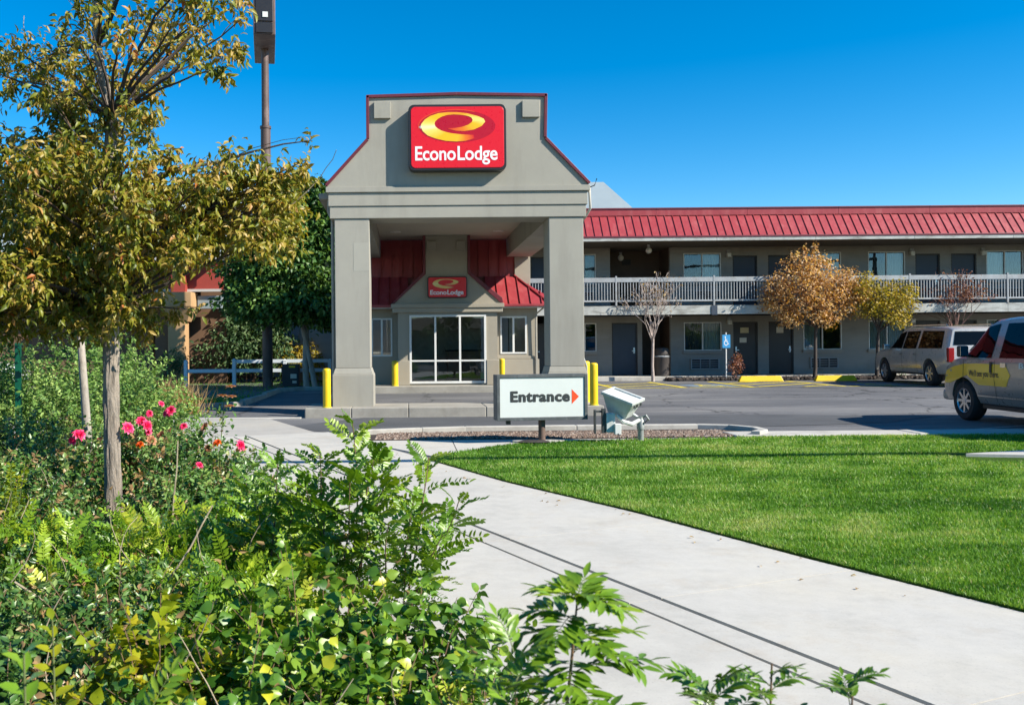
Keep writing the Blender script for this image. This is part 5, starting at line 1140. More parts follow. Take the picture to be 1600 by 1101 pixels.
# the tall autumn tree at left
MT = thing('autumn_tree', 'tall autumn tree with yellow brown leaves and rough grey trunk in the planting bed', 'tree', (-2.52, 7.6, 0))
rng = random.Random(8); R = np.random.default_rng(21)
CL = [(-2.54, 7.06, 4.22, 0.177), (-2.12, 6.62, 3.86, 0.142), (-2.15, 7.37, 4.31, 0.132), (-1.72, 7.0, 4.16, 0.175), (-1.49, 6.99, 4.19, 0.125), (-1.41, 7.49, 4.42, 0.107), (-2.39, 8.49, 4.54, 0.212), (-1.99, 8.12, 4.35, 0.203), (-2.17, 8.12, 4.15, 0.203), (-1.7, 7.14, 3.88, 0.127), (-1.58, 7.65, 4.05, 0.137), (-1.38, 7.35, 4.0, 0.094), (-1.53, 7.14, 3.76, 0.092), (-1.36, 7.43, 4.27, 0.053), (-3.18, 7.25, 4.01, 0.13), (-3.43, 8.22, 4.19, 0.176), (-3.51, 8.0, 3.95, 0.126), (-3.16, 8.13, 4.25, 0.203), (-3.26, 8.08, 4.0, 0.202), (-2.63, 7.02, 3.73, 0.175), (-2.65, 7.23, 4.05, 0.129), (-2.72, 7.88, 4.11, 0.169), (-2.7, 8.14, 3.96, 0.204), (-3.0, 8.33, 3.9, 0.208), (-3.21, 8.26, 3.79, 0.177), (-2.83, 6.96, 3.51, 0.124), (-2.44, 7.86, 3.93, 0.224), (-2.3, 7.98, 4.02, 0.171), (-2.15, 7.61, 3.69, 0.136), (-2.12, 6.82, 3.39, 0.122), (-2.5, 7.54, 3.54, 0.162), (-1.94, 6.7, 3.27, 0.096), (-2.96, 8.55, 3.59, 0.183), (-2.71, 8.51, 3.61, 0.152), (-2.26, 7.71, 3.39, 0.138), (-1.96, 7.2, 3.08, 0.082), (-2.06, 7.91, 3.32, 0.045), (-1.92, 7.65, 3.12, 0.066), (-3.42, 7.79, 3.41, 0.067), (-3.23, 7.81, 3.39, 0.056), (-3.37, 7.61, 3.26, 0.136), (-3.18, 7.48, 3.07, 0.214), (-3.03, 7.77, 3.19, 0.222), (-2.64, 7.45, 3.12, 0.24), (-2.15, 6.75, 2.94, 0.193), (-2.08, 7.17, 2.95, 0.205), (-2.08, 8.17, 3.06, 0.146), (-1.8, 7.28, 3.02, 0.042), (-1.56, 6.91, 2.8, 0.173), (-1.61, 7.77, 3.12, 0.139), (-1.39, 7.35, 3.01, 0.158), (-1.49, 7.62, 3.2, 0.065), (-1.28, 7.57, 2.91, 0.189), (-1.1, 7.49, 2.95, 0.161), (-1.02, 7.91, 3.0, 0.141), (-0.88, 7.41, 2.99, 0.079), (-0.81, 7.58, 3.29, 0.049), (-0.84, 7.53, 3.12, 0.043), (-3.42, 7.76, 2.8, 0.277), (-2.87, 7.23, 2.71, 0.258), (-2.58, 7.29, 2.72, 0.261), (-2.55, 8.2, 2.86, 0.293), (-1.95, 7.25, 2.65, 0.233), (-1.79, 7.69, 2.66, 0.22), (-1.6, 8.09, 2.72, 0.231), (-1.17, 7.27, 2.65, 0.182), (-1.03, 7.33, 2.74, 0.105), (-3.2, 7.27, 2.36, 0.26), (-3.2, 8.04, 2.44, 0.287), (-2.78, 7.84, 2.41, 0.28), (-2.17, 6.96, 2.32, 0.249), (-1.98, 7.26, 2.37, 0.207), (-1.7, 7.06, 2.35, 0.177), (-1.55, 7.55, 2.43, 0.135), (-1.3, 7.12, 2.43, 0.102), (-3.46, 7.84, 2.08, 0.252), (-3.29, 8.26, 2.11, 0.265), (-3.04, 8.56, 2.13, 0.245), (-2.62, 8.19, 2.1, 0.234), (-2.43, 8.58, 2.24, 0.184), (-1.73, 6.71, 2.19, 0.096), (-3.24, 7.34, 1.79, 0.184), (-3.38, 8.34, 1.76, 0.179), (-3.01, 8.14, 1.81, 0.174), (-2.52, 7.4, 1.78, 0.132), (-2.71, 8.67, 1.88, 0.155), (-2.29, 7.86, 1.91, 0.112), (-2.06, 7.84, 1.84, 0.073), (-1.82, 7.46, 1.87, 0.048), (-3.55, 7.37, 3.9, 0.316), (-3.76, 7.57, 3.31, 0.324), (-3.67, 7.37, 2.69, 0.316), (-3.75, 7.53, 2.17, 0.323), (-2.97, 8.61, 5.27, 0.369), (-2.08, 7.23, 4.67, 0.31), (-1.61, 6.78, 4.37, 0.218), (-2.1, 6.5, 4.72, 0.278), (-1.93, 6.9, 4.97, 0.246), (-2.55, 8.29, 6.13, 0.266)]
tr = MB(); tp = [(-2.50, 7.62, -.05), (-2.515, 7.61, .3), (-2.52, 7.6, .7), (-2.525, 7.6, 1.1), (-2.52, 7.6, 1.5), (-2.525, 7.62, 1.85), (-2.50, 7.63, 2.3), (-2.53, 7.63, 2.9), (-2.50, 7.6, 3.5), (-2.62, 7.6, 4.1), (-2.6, 7.58, 5.0), (-2.5, 7.6, 5.7)]
rr_ = np.array([.085, .070, .063, .062, .062, .066, .054, .052, .044, .035, .024, .01]); zz_ = np.array([q[2] for q in tp]); NS, NR = 56, 190
Zs = np.linspace(-.05, 5.7, NR); cx_ = np.interp(Zs, zz_, [q[0] for q in tp]); cy_ = np.interp(Zs, zz_, [q[1] for q in tp]); rb = np.interp(Zs, zz_, rr_)
A = np.linspace(0, 2 * np.pi, NS, endpoint=False)[None, :]; Zg = Zs[:, None]
# furrowed bark: ridges that run up the stem, split and wander
wv = 1.3 * np.sin(2.1 * Zg + 2 * A) + .8 * np.sin(5.3 * Zg - A * 3) + .5 * np.sin(11 * Zg + 1.0)
rid = np.abs(np.sin(5.5 * A + wv)) * .6 + np.abs(np.sin(9 * A - 1.4 * wv + 3 * np.sin(3 * Zg))) * .4
knot = .5 * np.exp(-((Zg - 1.70) / .10) ** 2) * np.cos(A - 4.4) + .45 * np.exp(-((Zg - 1.88) / .07) ** 2) * np.cos(A - .3) + .3 * np.exp(-((Zg - 1.52) / .06) ** 2) * np.cos(A - 5.2)
Rg = rb[:, None] * (.90 + .20 * rid + .22 * knot + .05 * np.sin(17 * Zg + 4 * A))
V_ = np.stack([cx_[:, None] + Rg * np.cos(A), cy_[:, None] + Rg * np.sin(A), np.broadcast_to(Zg, Rg.shape)], 2).reshape(-1, 3)
tr.add(V_.tolist(), [(r_ * NS + c_, r_ * NS + (c_ + 1) % NS, (r_ + 1) * NS + (c_ + 1) % NS, (r_ + 1) * NS + c_) for r_ in range(NR - 1) for c_ in range(NS)])
for a, b, r in (((-2.49, 7.6, 1.86), (-2.38, 7.52, 1.98), .03), ((-2.56, 7.6, 1.6), (-2.60, 7.53, 1.63), .035)): limb(tr, a, b, r, r * .6, rng, .1, 4, 8)
tr.build('trunk', 'bark', MT, smooth=True, sharp=80)
br = MB(); tw = MB()
hubs = [Vector(p) for p in tp[5:]]
for _ in range(34):
    z = rng.uniform(1.95, 3.6); a = rng.uniform(0, 6.28); q = rng.uniform(.3, 1.05) * (1.1 if z < 3 else .6); cxx = -2.6 + math.cos(a) * q
    if cxx > -2.2 and z < 2.45: continue
    CL.append((cxx, 7.6 + math.sin(a) * q, z, rng.uniform(.16, .26)))
for _ in range(16): CL.append((rng.uniform(-1.95, -1.0), 7.6 + rng.uniform(-.5, .5), rng.uniform(2.4, 2.95), rng.uniform(.15, .2)))
for _ in range(18): CL.append((rng.uniform(-3.7, -2.35), 7.6 + rng.uniform(-.9, .7), rng.uniform(1.72, 2.25), rng.uniform(.15, .23)))
for (cx, cy, cz, cr) in CL:
    h = min(hubs, key=lambda q: (q - Vector((cx, cy, cz - .45))).length + .4 * max(0, q.z - cz + .1)); c = Vector((cx, cy, cz))
    L = (c - h).length
    if cr > .12 or rng.random() < .7:
        p = limb(br, h, c, min(.035, .008 + .009 * L), .004, rng, .10, 6, 5)
        for k in range(3 if cr > .15 else 1):
            e = c + Vector((rng.gauss(0, 1), rng.gauss(0, .7), rng.gauss(.2, .8))).normalized() * cr * 1.0
            limb(tw, p[rng.randint(3, 5)], e, .005, .002, rng, .1, 3, 3)
br.build('branch', 'bark_dark', MT, smooth=True); stuff(tw.build('twig', 'stem_brown', MT))
pos, ax, nr, sz, ti = [], [], [], [], []
for (cx, cy, cz, cr) in CL:
    n = int(45 + 6200 * cr * cr) if cr > .07 else 22
    # sprays: short shoots within the cluster, leaves hanging off both sides
    if cz > 3.15 and cr > .1: n = int(n * .62)
    ns = max(2, n // 9)
    for k in range(ns):
        d = R.normal(size=3); d /= np.linalg.norm(d); c = np.array((cx, cy, cz)) + d * cr * R.random() ** .45 * .95
        sd = d * .7 + np.array((.12, 0, .25)) + R.normal(size=3) * .45; sd /= np.linalg.norm(sd); L = R.uniform(.14, .28) * (1 if cr > .1 else .6)
        t0 = np.clip(.33 + .20 * R.normal() + (.12 * (cz - 2.5)) * .3, 0, 1)
        for j in range(9):
            p = c + sd * L * (j / 8 - .4); a = R.normal(size=3) * .55 + sd * .4 + np.array((0, 0, -.55))
            pos.append(p); ax.append(a); nr.append(R.normal(size=3) * .55 + np.array((.25, -.25, .7))); sz.append(R.uniform(.046, .088)); ti.append(np.clip(t0 + .16 * R.normal(), 0, 1))
leaves('crown', 'autumn_leaf', np.array(pos), np.array(ax), np.array(nr), np.array(sz), np.array(ti), T_leaf(.40, .12, .3), MT, ORG[MT.name])
m = MB()   # bare pale shoots catching the light
for a, b in (((-.98, 7.6, 2.75), (-.58, 7.4, 3.17)), ((-2.95, 7.5, 3.7), (-3.15, 7.4, 4.3)), ((-3.25, 7.6, 3.6), (-3.35, 7.5, 3.95)), ((-1.45, 7.5, 3.9), (-1.38, 7.45, 4.07)), ((-2.1, 7.2, 2.2), (-2.0, 7.0, 2.7)), ((-1.55, 7.5, 2.9), (-1.45, 7.4, 3.15))):
    limb(m, a, b, .0045, .0025, rng, .22, 6, 5)
stuff(m.build('bare_shoot', 'dry_cane', MT, smooth=True))

# slim young trunk behind it
YT = thing('young_tree', 'slim pale trunked young tree behind the big autumn tree', 'tree', (-3.45, 9.6, 0))
m = MB(); m.tube([(-3.40, 9.6, 0), (-3.44, 9.6, .5), (-3.47, 9.6, 1.0), (-3.52, 9.62, 1.7), (-3.5, 9.65, 2.4)], [.055, .048, .044, .038, .02], 12); m.build('trunk', 'bark_pale', YT, smooth=True)
def clump_crown(t, mat, cl, dens, size, tmpl, R, name='crown', flat=.5, hang=-.3, tr=(.5, .22), core=.42):
    pos, ax, nr, sz, ti = [], [], [], [], []
    for (cx, cy, cz, r, rz) in cl:
        n = int(dens * r * rz); d = rdirs(R, n); rad = R.random(n) ** core
        # break the outline: clumpy radius by direction
        lump = 1 + .28 * np.sin(d[:, 0] * 5 + cx * 7) * np.sin(d[:, 2] * 6 + cz * 5) + .16 * np.sin(d[:, 1] * 11 + d[:, 2] * 9 + cy)
        p = np.array((cx, cy, cz)) + d * np.array((r, r, rz)) * (rad * lump)[:, None]
        pos.append(p); ax.append(d * .5 + R.normal(size=(n, 3)) * .7 + np.array((0, 0, hang))); nr.append(R.normal(size=(n, 3)) * flat + np.array((.2, -.2, .8)))
        sz.append(R.uniform(size * .7, size * 1.3, n)); ti.append(np.clip(tr[0] + tr[1] * R.normal(size=n) + .15 * np.sin(p[:, 0] * 6 + p[:, 2] * 7), 0, 1))
    return leaves(name, mat, np.concatenate(pos), np.concatenate(ax), np.concatenate(nr), np.concatenate(sz), np.concatenate(ti), tmpl, t, ORG[t.name])
R = np.random.default_rng(31)
clump_crown(YT, 'autumn_leaf', [(-3.6, 9.7, 2.6, .6, .55), (-3.2, 9.8, 2.9, .5, .5), (-3.9, 9.7, 2.9, .5, .5)], 2200, .085, T_leaf(.6), R)

# dark green tree in the portico's shade, two white trunks
DT = thing('dark_green_tree', 'dense dark green tree with two leaning white trunks left of the portico', 'tree', (-3.5, 30.3, .1))
m = MB(); m.tube([(-3.35, 30.3, .05), (-3.5, 30.3, .9), (-3.72, 30.3, 1.9), (-3.9, 30.2, 3.2), (-4.0, 30.2, 4.6)], [.10, .085, .075, .06, .03], 12); m.build("trunk", "bark_pale", DT, smooth=True)
m = MB(); m.tube([(-3.66, 30.4, .05), (-3.70, 30.4, .9), (-3.66, 30.4, 2.0), (-3.5, 30.5, 3.4)], [.11, .10, .09, .05], 12); m.build('trunk', 'bark_pale', DT, smooth=True)
rng = random.Random(77); m = MB()
cl = [(-5.5, 30, 3.1, 1.0, .8), (-4.7, 29.6, 2.9, 1.1, .75), (-3.8, 29.7, 2.8, 1.1, .7), (-3.1, 30, 2.9, .8, .8), (-2.5, 30.2, 3.3, .6, .9), (-2.7, 30.2, 2.5, .6, .6), (-5.4, 30.2, 4.1, 1.1, .9), (-4.4, 29.8, 4.0, 1.2, 1.0), (-3.4, 30, 3.9, 1.0, 1.0), (-4.9, 30.2, 5.2, 1.1, .9), (-4.0, 30, 5.1, 1.1, .9), (-3.3, 30.2, 4.9, .7, .7), (-4.4, 30.2, 6.0, .9, .7), (-3.7, 30.1, 5.9, .7, .6), (-4.0, 30.1, 6.6, .55, .5), (-3.0, 30, 5.9, .6, .6), (-2.75, 30, 5.1, .55, .7), (-3.2, 29.8, 6.6, .4, .4)]
for c in cl: limb(m, (-3.85, 30.2, 2.4), c[:3], .05, .012, rng, .12, 5, 5)
m.build('branch', 'bark_dark', DT, smooth=True); R = np.random.default_rng(32)
clump_crown(DT, 'dark_leaf', cl, 2300, .17, T_leaf(.6), R, tr=(.55, .25))
DT.location.y += 0.5; DT.location.x += 0.15; DT.scale = (1.04, 1.04, 1.04)
# trees by the wing
def lot_tree(name, label, x, y, mat, cl, dens, size, bark, seed, trunk_h, lean=0, tr=(.5, .25)):
    t = thing(name, label, 'tree', (x, y, .15)); rng = random.Random(seed); R = np.random.default_rng(seed)
    m = MB(); tips = []
    m.tube([(x, y, .1), (x + .02 + lean * .3, y, .6), (x + lean * .6, y, trunk_h * .75), (x + lean, y, trunk_h)], [.085, .07, .06, .05], 10); m.build('trunk', bark, t, smooth=True)
    b = MB()
    for c in cl:
        p = limb(b, (x + lean, y, trunk_h), c[:3], .032, .008, rng, .12, 5, 5)
        for k in range(5): 
            e = Vector(c[:3]) + Vector((rng.gauss(0, .6), rng.gauss(0, .6), rng.gauss(.2, .6))) * c[3]; limb(b, p[rng.randint(2, 5)], e, .010, .003, rng, .1, 3, 3)
    b.build('branch', bark, t, smooth=True)
    clump_crown(t, mat, cl, dens, size, T_leaf(.6, .1, .1), R, tr=tr); return t
lot_tree('orange_tree', 'round orange brown leafed tree in front of the motel balcony', 15.35, 33.9, 'orange_leaf',
         [(14.2, 33.9, 3.0, .72, .62), (15.2, 33.6, 2.9, .75, .6), (14.0, 33.8, 3.7, .65, .62), (14.9, 33.5, 3.8, .85, .75), (15.8, 33.7, 3.6, .75, .75), (14.8, 33.8, 4.5, .62, .5), (15.5, 33.9, 4.5, .55, .5), (16.3, 33.9, 3.0, .7, .6), (16.9, 33.85, 3.3, .6, .55), (16.5, 33.9, 3.9, .55, .5), (13.6, 33.8, 3.1, .4, .4), (14.35, 33.7, 2.4, .5, .36), (15.7, 33.6, 2.45, .5, .38), (15.35, 33.8, 5.1, .12, .3), (15.0, 33.8, 5.0, .12, .26)], 1900, .095, 'bark_dark', 41, 2.1, .08)
lot_tree('olive_tree', 'small yellow olive leafed tree just right of the orange tree', 17.75, 34.0, 'olive_leaf',
         [(17.5, 33.7, 3.4, .62, .55), (18.2, 33.7, 3.3, .65, .55), (18.75, 33.7, 3.0, .5, .45), (17.9, 33.6, 2.8, .65, .5), (18.4, 33.6, 2.4, .45, .4), (17.2, 33.7, 2.85, .5, .45), (18.9, 33.8, 3.5, .35, .35), (17.3, 33.8, 3.95, .3, .25), (17.0, 33.6, 3.5, .4, .4)], 2000, .09, 'bark_dark', 42, 1.9, .1)
def bare_tree(name, label, x, y, bark, seed, h0, L, lev, leafmat_=None, nleaf=0, spread=.42, fan=7):
    t = thing(name, label, 'tree', (x, y, .15)); rng = random.Random(seed); R = np.random.default_rng(seed)
    m = MB(); m.tube([(x, y, .1), (x - .02, y, .7), (x + .01, y, h0)], [.068, .052, .05], 10); m.build('trunk', bark, t, smooth=True)
    b = MB(); tips = []
    for k in range(fan):
        a = 2 * math.pi * k / fan + rng.uniform(-.3, .3); r = rng.uniform(.25, .75)
        grow(b, rng, (x, y, h0 - rng.uniform(0, .25)), (math.cos(a) * r, math.sin(a) * r, 1), L * rng.uniform(.8, 1.1), .026, lev, tips, spread, .22, (2, 3), .68, 5, .0055)
    b.build('branch', bark, t)
    if leafmat_:
        tp = [q for q in tips if q[2] <= 1]; sel = [tp[i % len(tp)] for i in R.permutation(len(tp))[:nleaf] % len(tp)] if nleaf else []
        sel = [tp[i] for i in R.integers(0, len(tp), nleaf)]
        pos = np.array([tuple(q[0]) for q in sel]) + R.normal(size=(len(sel), 3)) * .05
        leaves('leaves' if False else 'foliage', leafmat_, pos, R.normal(size=pos.shape) + np.array((0, 0, -.6)), R.normal(size=pos.shape) * .6 + np.array((.2, -.2, .7)), R.uniform(.06, .11, len(sel)), R.random(len(sel)), T_leaf(.6), t, ORG[t.name])
    return t
bare_tree('bare_tree', 'small leafless tree with pale pink twigs beside the litter bin', 9.25, 33.9, 'twig_pink', 51, 1.75, .86, 4, 'straw_leaf', 160, .55, 10)
bare_tree('sparse_tree', 'nearly bare tree with a few russet leaves behind the beige car', 20.7, 34.0, 'twig_red', 52, 1.9, .9, 4, 'russet_leaf', 900, .58, 9)

# shrubs by the fence and the wing
def shrub(name, label, cl, mat, dens, size, tmpl, seed, stems='stem_brown', base=None, tr=(.5, .25), cat='shrub', core=.42, group=None):
    x = sum(c[0] for c in cl) / len(cl); y = sum(c[1] for c in cl) / len(cl)
    t = thing(name, label, cat, (x, y, base if base is not None else 0.0), group); rng = random.Random(seed); R = np.random.default_rng(seed); m = MB()
    for c in cl:
        for k in range(3):
            p = (x + rng.gauss(0, .12) * c[3] + (c[0] - x) * .3, y + rng.gauss(0, .12) + (c[1] - y) * .3, (base or 0) - .02)
            e = (c[0] + rng.gauss(0, .3) * c[3], c[1] + rng.gauss(0, .3) * c[3], c[2] + rng.uniform(0, .8) * c[4]); limb(m, p, e, .008 + .006 * c[3], .003, rng, .12, 4, 4)
    m.build('stem', stems, t); clump_crown(t, mat, cl, dens, size, tmpl, R, 'foliage', tr=tr, core=core); return t
shrub('fence_shrub', 'large pale green loose shrub behind the white fence', [(-7.6, 36, 1.3, 1.1, 1.1), (-6.6, 35.8, 1.7, 1.2, 1.3), (-5.5, 36, 1.5, 1.0, 1.2), (-6.9, 36, 2.6, .9, .7), (-8.4, 36, .8, .7, .7), (-5.3, 36, 2.5, .6, .6)], 'far_leaf', 1500, .17, T_leaf(.42), 61, base=.1)
shrub('yellow_shrub', 'small yellow green shrub with reddish tips between the pole and white trunks', [(-4.7, 36.2, 1.0, .6, .7), (-4.2, 36.4, 1.3, .5, .6), (-3.8, 36.2, .8, .4, .5)], 'olive_leaf', 1700, .14, T_leaf(.5), 62, base=.1)
shrub('column_bush', 'thin grey green bush at the foot of the tan column', [(-9.0, 33.4, .7, .45, .7), (-8.6, 33.3, 1.1, .35, .5)], 'far_leaf', 1500, .13, T_leaf(.35), 63, base=.1)
shrub('doorway_shrub', 'small dark twiggy shrub by the blue wheelchair sign', [(12.35, 33.9, .65, .30, .32), (12.42, 33.9, .95, .2, .22)], 'russet_leaf', 2600, .075, T_leaf(.6), 64, base=.15)
shrub('motel_shrub', 'low green shrub at the nose of the beige car', [(18.6, 34.1, .7, .5, .45), (18.9, 34.1, 1.0, .3, .25)], 'far_leaf', 2200, .09, T_leaf(.55), 65, base=.15)
def tuft(name, label, x, y, h, w, n, mat, seed, cat='grass clump', group=None):
    t = thing(name, label, cat, (x, y, 0), group); R = np.random.default_rng(seed)
    pos = np.stack([x + R.normal(size=n) * w * .25, y + R.normal(size=n) * w * .25, np.zeros(n)], 1); a = np.stack([R.normal(size=n) * .42, R.normal(size=n) * .42, np.ones(n)], 1)
    leaves('blades', mat, pos, a, R.normal(size=(n, 3)), R.uniform(.5, 1.0, n) * h, R.random(n), T_blade(), t, ORG[t.name], wid=np.full(n, h * .022)); return t
tuft('dry_grass_clump', 'tan dry ornamental grass left of the tan column foot', -6.1, 20.6, .95, 1.2, 900, 'straw_leaf', 71, group='dry ornamental grasses')
tuft('dry_grass_clump', 'tan dry ornamental grass nearest the white fence post', -5.5, 20.9, .9, 1.1, 900, 'straw_leaf', 72, group='dry ornamental grasses')

# trees across the road behind the viewer: one mass, seen only as the lobby glass reflects it
st_ = random.Random(5); tl = MB(); cc = []
for k in range(37):
    x = -14 + k * 2.2; h = st_.uniform(3.2, 5.4) * (.75 if k in (6, 7, 9, 13) else 1)
    tl.cyl((x, -20, 0), (x, -20, h * .5), .16, .1, 6); cc += [(x + st_.uniform(-1, 1), -20 + st_.uniform(-.8, .8), h * q + st_.uniform(-.3, .3), 1.35, h * .24) for q in (.2, .5, .74)]
tlo = stuff(tl.build('treeline', 'bark_dark')); ORG['treeline'] = (0, 0, 0)
stuff(clump_crown(tlo, 'reflected_leaf', cc, 170, .42, T_quad(.8), np.random.default_rng(90)))
Hs = thing('roadside_building', 'long low brown building across the road, seen only reflected in the windows', 'building', (25, -26, 0))
MB().box(-30, 90, -28, -24, 0, 2.9).build('wall', 'brown_panel', Hs)
MB().prism_x([(-29, 2.91), (-23.5, 2.91), (-26, 4.0)], -31, 91).build('roof', 'dark_soffit', Hs)
struct(MB().box(-60, 60, -12, -4, -.05, -.03).build('street', 'asphalt'))

# ------------------------------------------------------------------ planting bed in front
def shoot_points(R, x, y, r, h, n, lean=.55, steps=7):
    """n arching shoots rising from the plant's foot: arrays (n, steps+1, 3)."""
    th = R.uniform(0, 2 * np.pi, n); q = np.sqrt(R.random(n)); b = np.stack([x + np.cos(th) * q * r * .38, y + np.sin(th) * q * r * .38, np.zeros(n)], 1)
    out = np.stack([np.cos(th), np.sin(th), np.zeros(n)], 1) * (q * r * lean / .55)[:, None] + R.normal(size=(n, 3)) * r * .16; out[:, 2] = 0
    H = h * (1 - .45 * q ** 2) * R.uniform(.72, 1.06, n)
    t = np.linspace(0, 1, steps + 1); P = b[:, None, :] + out[:, None, :] * (t ** 1.5)[None, :, None]
    P[:, :, 2] = H[:, None] * (1.0 * t - .06 * t ** 3)[None, :] ; P[:, 1:, :2] += R.normal(size=(n, steps, 2)) * .012 * r
    return P
def shoot_plant(name, label, x, y, r, h, n, per, mat, size, tmpl, seed, cat='shrub', stems='stem_brown', group=None, t0=.22, hang=-.1, sr=.0032, tr=(.5, .2), side=.8, upn=.8, blooms=None, lean=.55, tint_top=.25):
    t = thing(name, label, cat, (x, y, 0), group); R = np.random.default_rng(seed)
    P = shoot_points(R, x, y, r, h, n, lean); S = P.shape[1] - 1
    m = MB()
    for k in range(0, n, 2 if n > 60 else 1): m.tube([tuple(p) for p in P[k]], [sr * (1.3 - .9 * i / S) for i in range(S + 1)], 3, caps=False)
    m.build('stem', stems, t)
    tt = t0 + (1 - t0) * R.random((n, per)) ** .85; f = tt * S; i = np.minimum(f.astype(int), S - 1); w = (f - i)[..., None]
    k = np.arange(n)[:, None]
    pos = P[k, i] * (1 - w) + P[k, i + 1] * w; d = P[k, i + 1] - P[k, i]; d /= np.linalg.norm(d, axis=2)[..., None]
    pos = pos.reshape(-1, 3); d = d.reshape(-1, 3); N = len(pos)
    out = R.normal(size=(N, 3)); out -= (out * d).sum(1)[:, None] * d; out /= np.linalg.norm(out, axis=1)[:, None]
    ax = d * .45 + out * side + np.array((0, 0, hang)); nr = np.array((.15, -.2, upn * .5)) + R.normal(size=(N, 3)) * .75
    tint = np.clip(np.repeat(tr[0] + tr[1] * 1.25 * R.normal(size=n), per) + .13 * R.normal(size=N) + tint_top * (tt.ravel() - .6), 0, 1)
    leaves('foliage', mat, pos + out * sr, ax, nr, R.uniform(size * .65, size * 1.3, N), tint, tmpl, t, ORG[t.name])
    if blooms:
        for (bm_, cnt, bs) in blooms:
            for c in range(cnt):
                q = P[R.integers(n), -1] if not isinstance(bs, tuple) else np.array(bs[1])
                o = part_copy(bm_, t, (q[0] - x + R.normal() * .02, q[1] - y + R.normal() * .02 - .03, q[2] + .015)); s_ = (bs if not isinstance(bs, tuple) else bs[0]) * R.uniform(.85, 1.2); o.scale = (s_ * R.uniform(.75, 1.1), s_ * R.uniform(.75, 1.1), s_ * R.uniform(1.0, 1.5)); o.rotation_euler = (R.uniform(.45, 1.2), R.uniform(-.6, .6), R.uniform(-.9, .9)); o.hide_render = False
    return t
def bloom_mesh(mat, seed):
    R = np.random.default_rng(seed); pos, ax, nr, sz, ti = [], [], [], [], []
    for ring, (nn, tilt, L) in enumerate(((4, 1.4, .45), (6, .95, .62), (8, .55, .8), (9, .2, .95))):
        for k in range(nn):
            a = 2 * math.pi * (k + .5 * (ring % 2)) / nn + R.normal() * .12; d = np.array((math.cos(a), math.sin(a), tilt + R.normal() * .12)); pos.append(np.array((math.cos(a), math.sin(a), 0)) * .08); ax.append(d); nr.append(np.array((-math.cos(a) * tilt, -math.sin(a) * tilt, 1.))); sz.append(L); ti.append(np.clip(.3 + .2 * ring + .15 * R.normal(), 0, 1))
    o = leaves('bloom', mat, np.array(pos), np.array(ax), np.array(nr), np.array(sz), np.array(ti), T_round(1.1)); o.hide_render = True; return o
BR, BF, BO = bloom_mesh('rose_petal', 1), bloom_mesh('faded_petal', 2), bloom_mesh('orange_petal', 3)
lf, lq, ln = T_leaf(.55), T_leaf(.42), T_leaf(.26)
FR = [T_frond(8, .11, .27, .22, random.Random(k)) for k in range(4)]
sp = shoot_plant
G1 = 'tall pale green shrubs at the back of the bed'; 
sp('tall_shrub', 'tallest pale green airy shrub behind the green post', -5.05, 10.9, .95, 1.98, 180, 50, 'sage_leaf', .055, lq, 101, stems='stem_green', group=G1)
sp('tall_shrub', 'tall pale green airy shrub between the green post and the slim trunk', -4.15, 11.4, .95, 1.95, 180, 50, 'sage_leaf', .055, lq, 102, stems='stem_green', group=G1)
sp('tall_shrub', 'pale green shrub rising right behind the big tree trunk', -3.55, 12.0, .7, 1.3, 100, 40, 'sage_leaf', .055, lq, 103, stems='stem_green', group=G1)
sp('tall_shrub', 'tall pale green shrub at the far left edge of the bed', -5.9, 11.6, .95, 1.98, 160, 48, 'sage_leaf', .055, lq, 106, stems='stem_green', group=G1)
sp('tall_shrub', 'tall pale green shrub farthest back, seen behind the slim trunk', -4.6, 13.2, .95, 1.95, 160, 48, 'sage_leaf', .06, lq, 107, stems='stem_green', group=G1)
sp('low_shrub', 'low bright green leafy shrub before the white fence', -4.35, 14.3, .75, 1.02, 110, 40, 'shrub_leaf', .085, lq, 104, stems='stem_green')
sp('low_shrub', 'low dark green mounded shrub just right of the big trunk', -3.5, 10.6, .6, .98, 100, 42, 'sage_leaf', .05, lq, 105)
G2 = 'small leaved dark bushes in the bed'
dark = [(-4.1, 9.3, .75, 1.02, 'dark small leaved bush below the green post'), (-3.1, 8.7, .6, .9, 'dark small leaved bush at the foot of the slim young trunk'), (-3.55, 7.5, .7, .86, 'dark small leaved bush at the left edge of the picture, midway up the bed'),
        (-2.9, 6.5, .5, .70, 'dark bush with yellow sprigs left of the big trunk'), (-1.80, 7.0, .36, .66, 'mid green bush tight against the right of the big trunk'), (-3.0, 5.4, .55, .70, 'dark bush low at the left edge with dry canes')]
for k, (x, y, r, h, lb) in enumerate(dark): sp('small_leaved_bush', lb, x, y, r, h, 120, 50, 'rose_leaf', .042, lf, 110 + k, cat='bush', group=G2)
G3 = 'rose bushes along the walk'
sp('rose_bush', 'rose bush with pink blooms directly right of the big trunk', -2.62, 8.9, .55, .93, 80, 46, 'rose_leaf', .05, lf, 120, 'rose bush', group=G3, blooms=[(BR, 1, (.06, (-2.55, 8.5, .84))), (BR, 1, (.055, (-2.47, 8.48, .80))), (BR, 1, (.05, (-2.50, 8.47, .74))), (BR, 1, (.035, (-2.36, 8.6, 1.0))), (BR, 2, .03), (BF, 1, (.06, (-2.48, 8.5, .66)))], tr=(.55, .22))
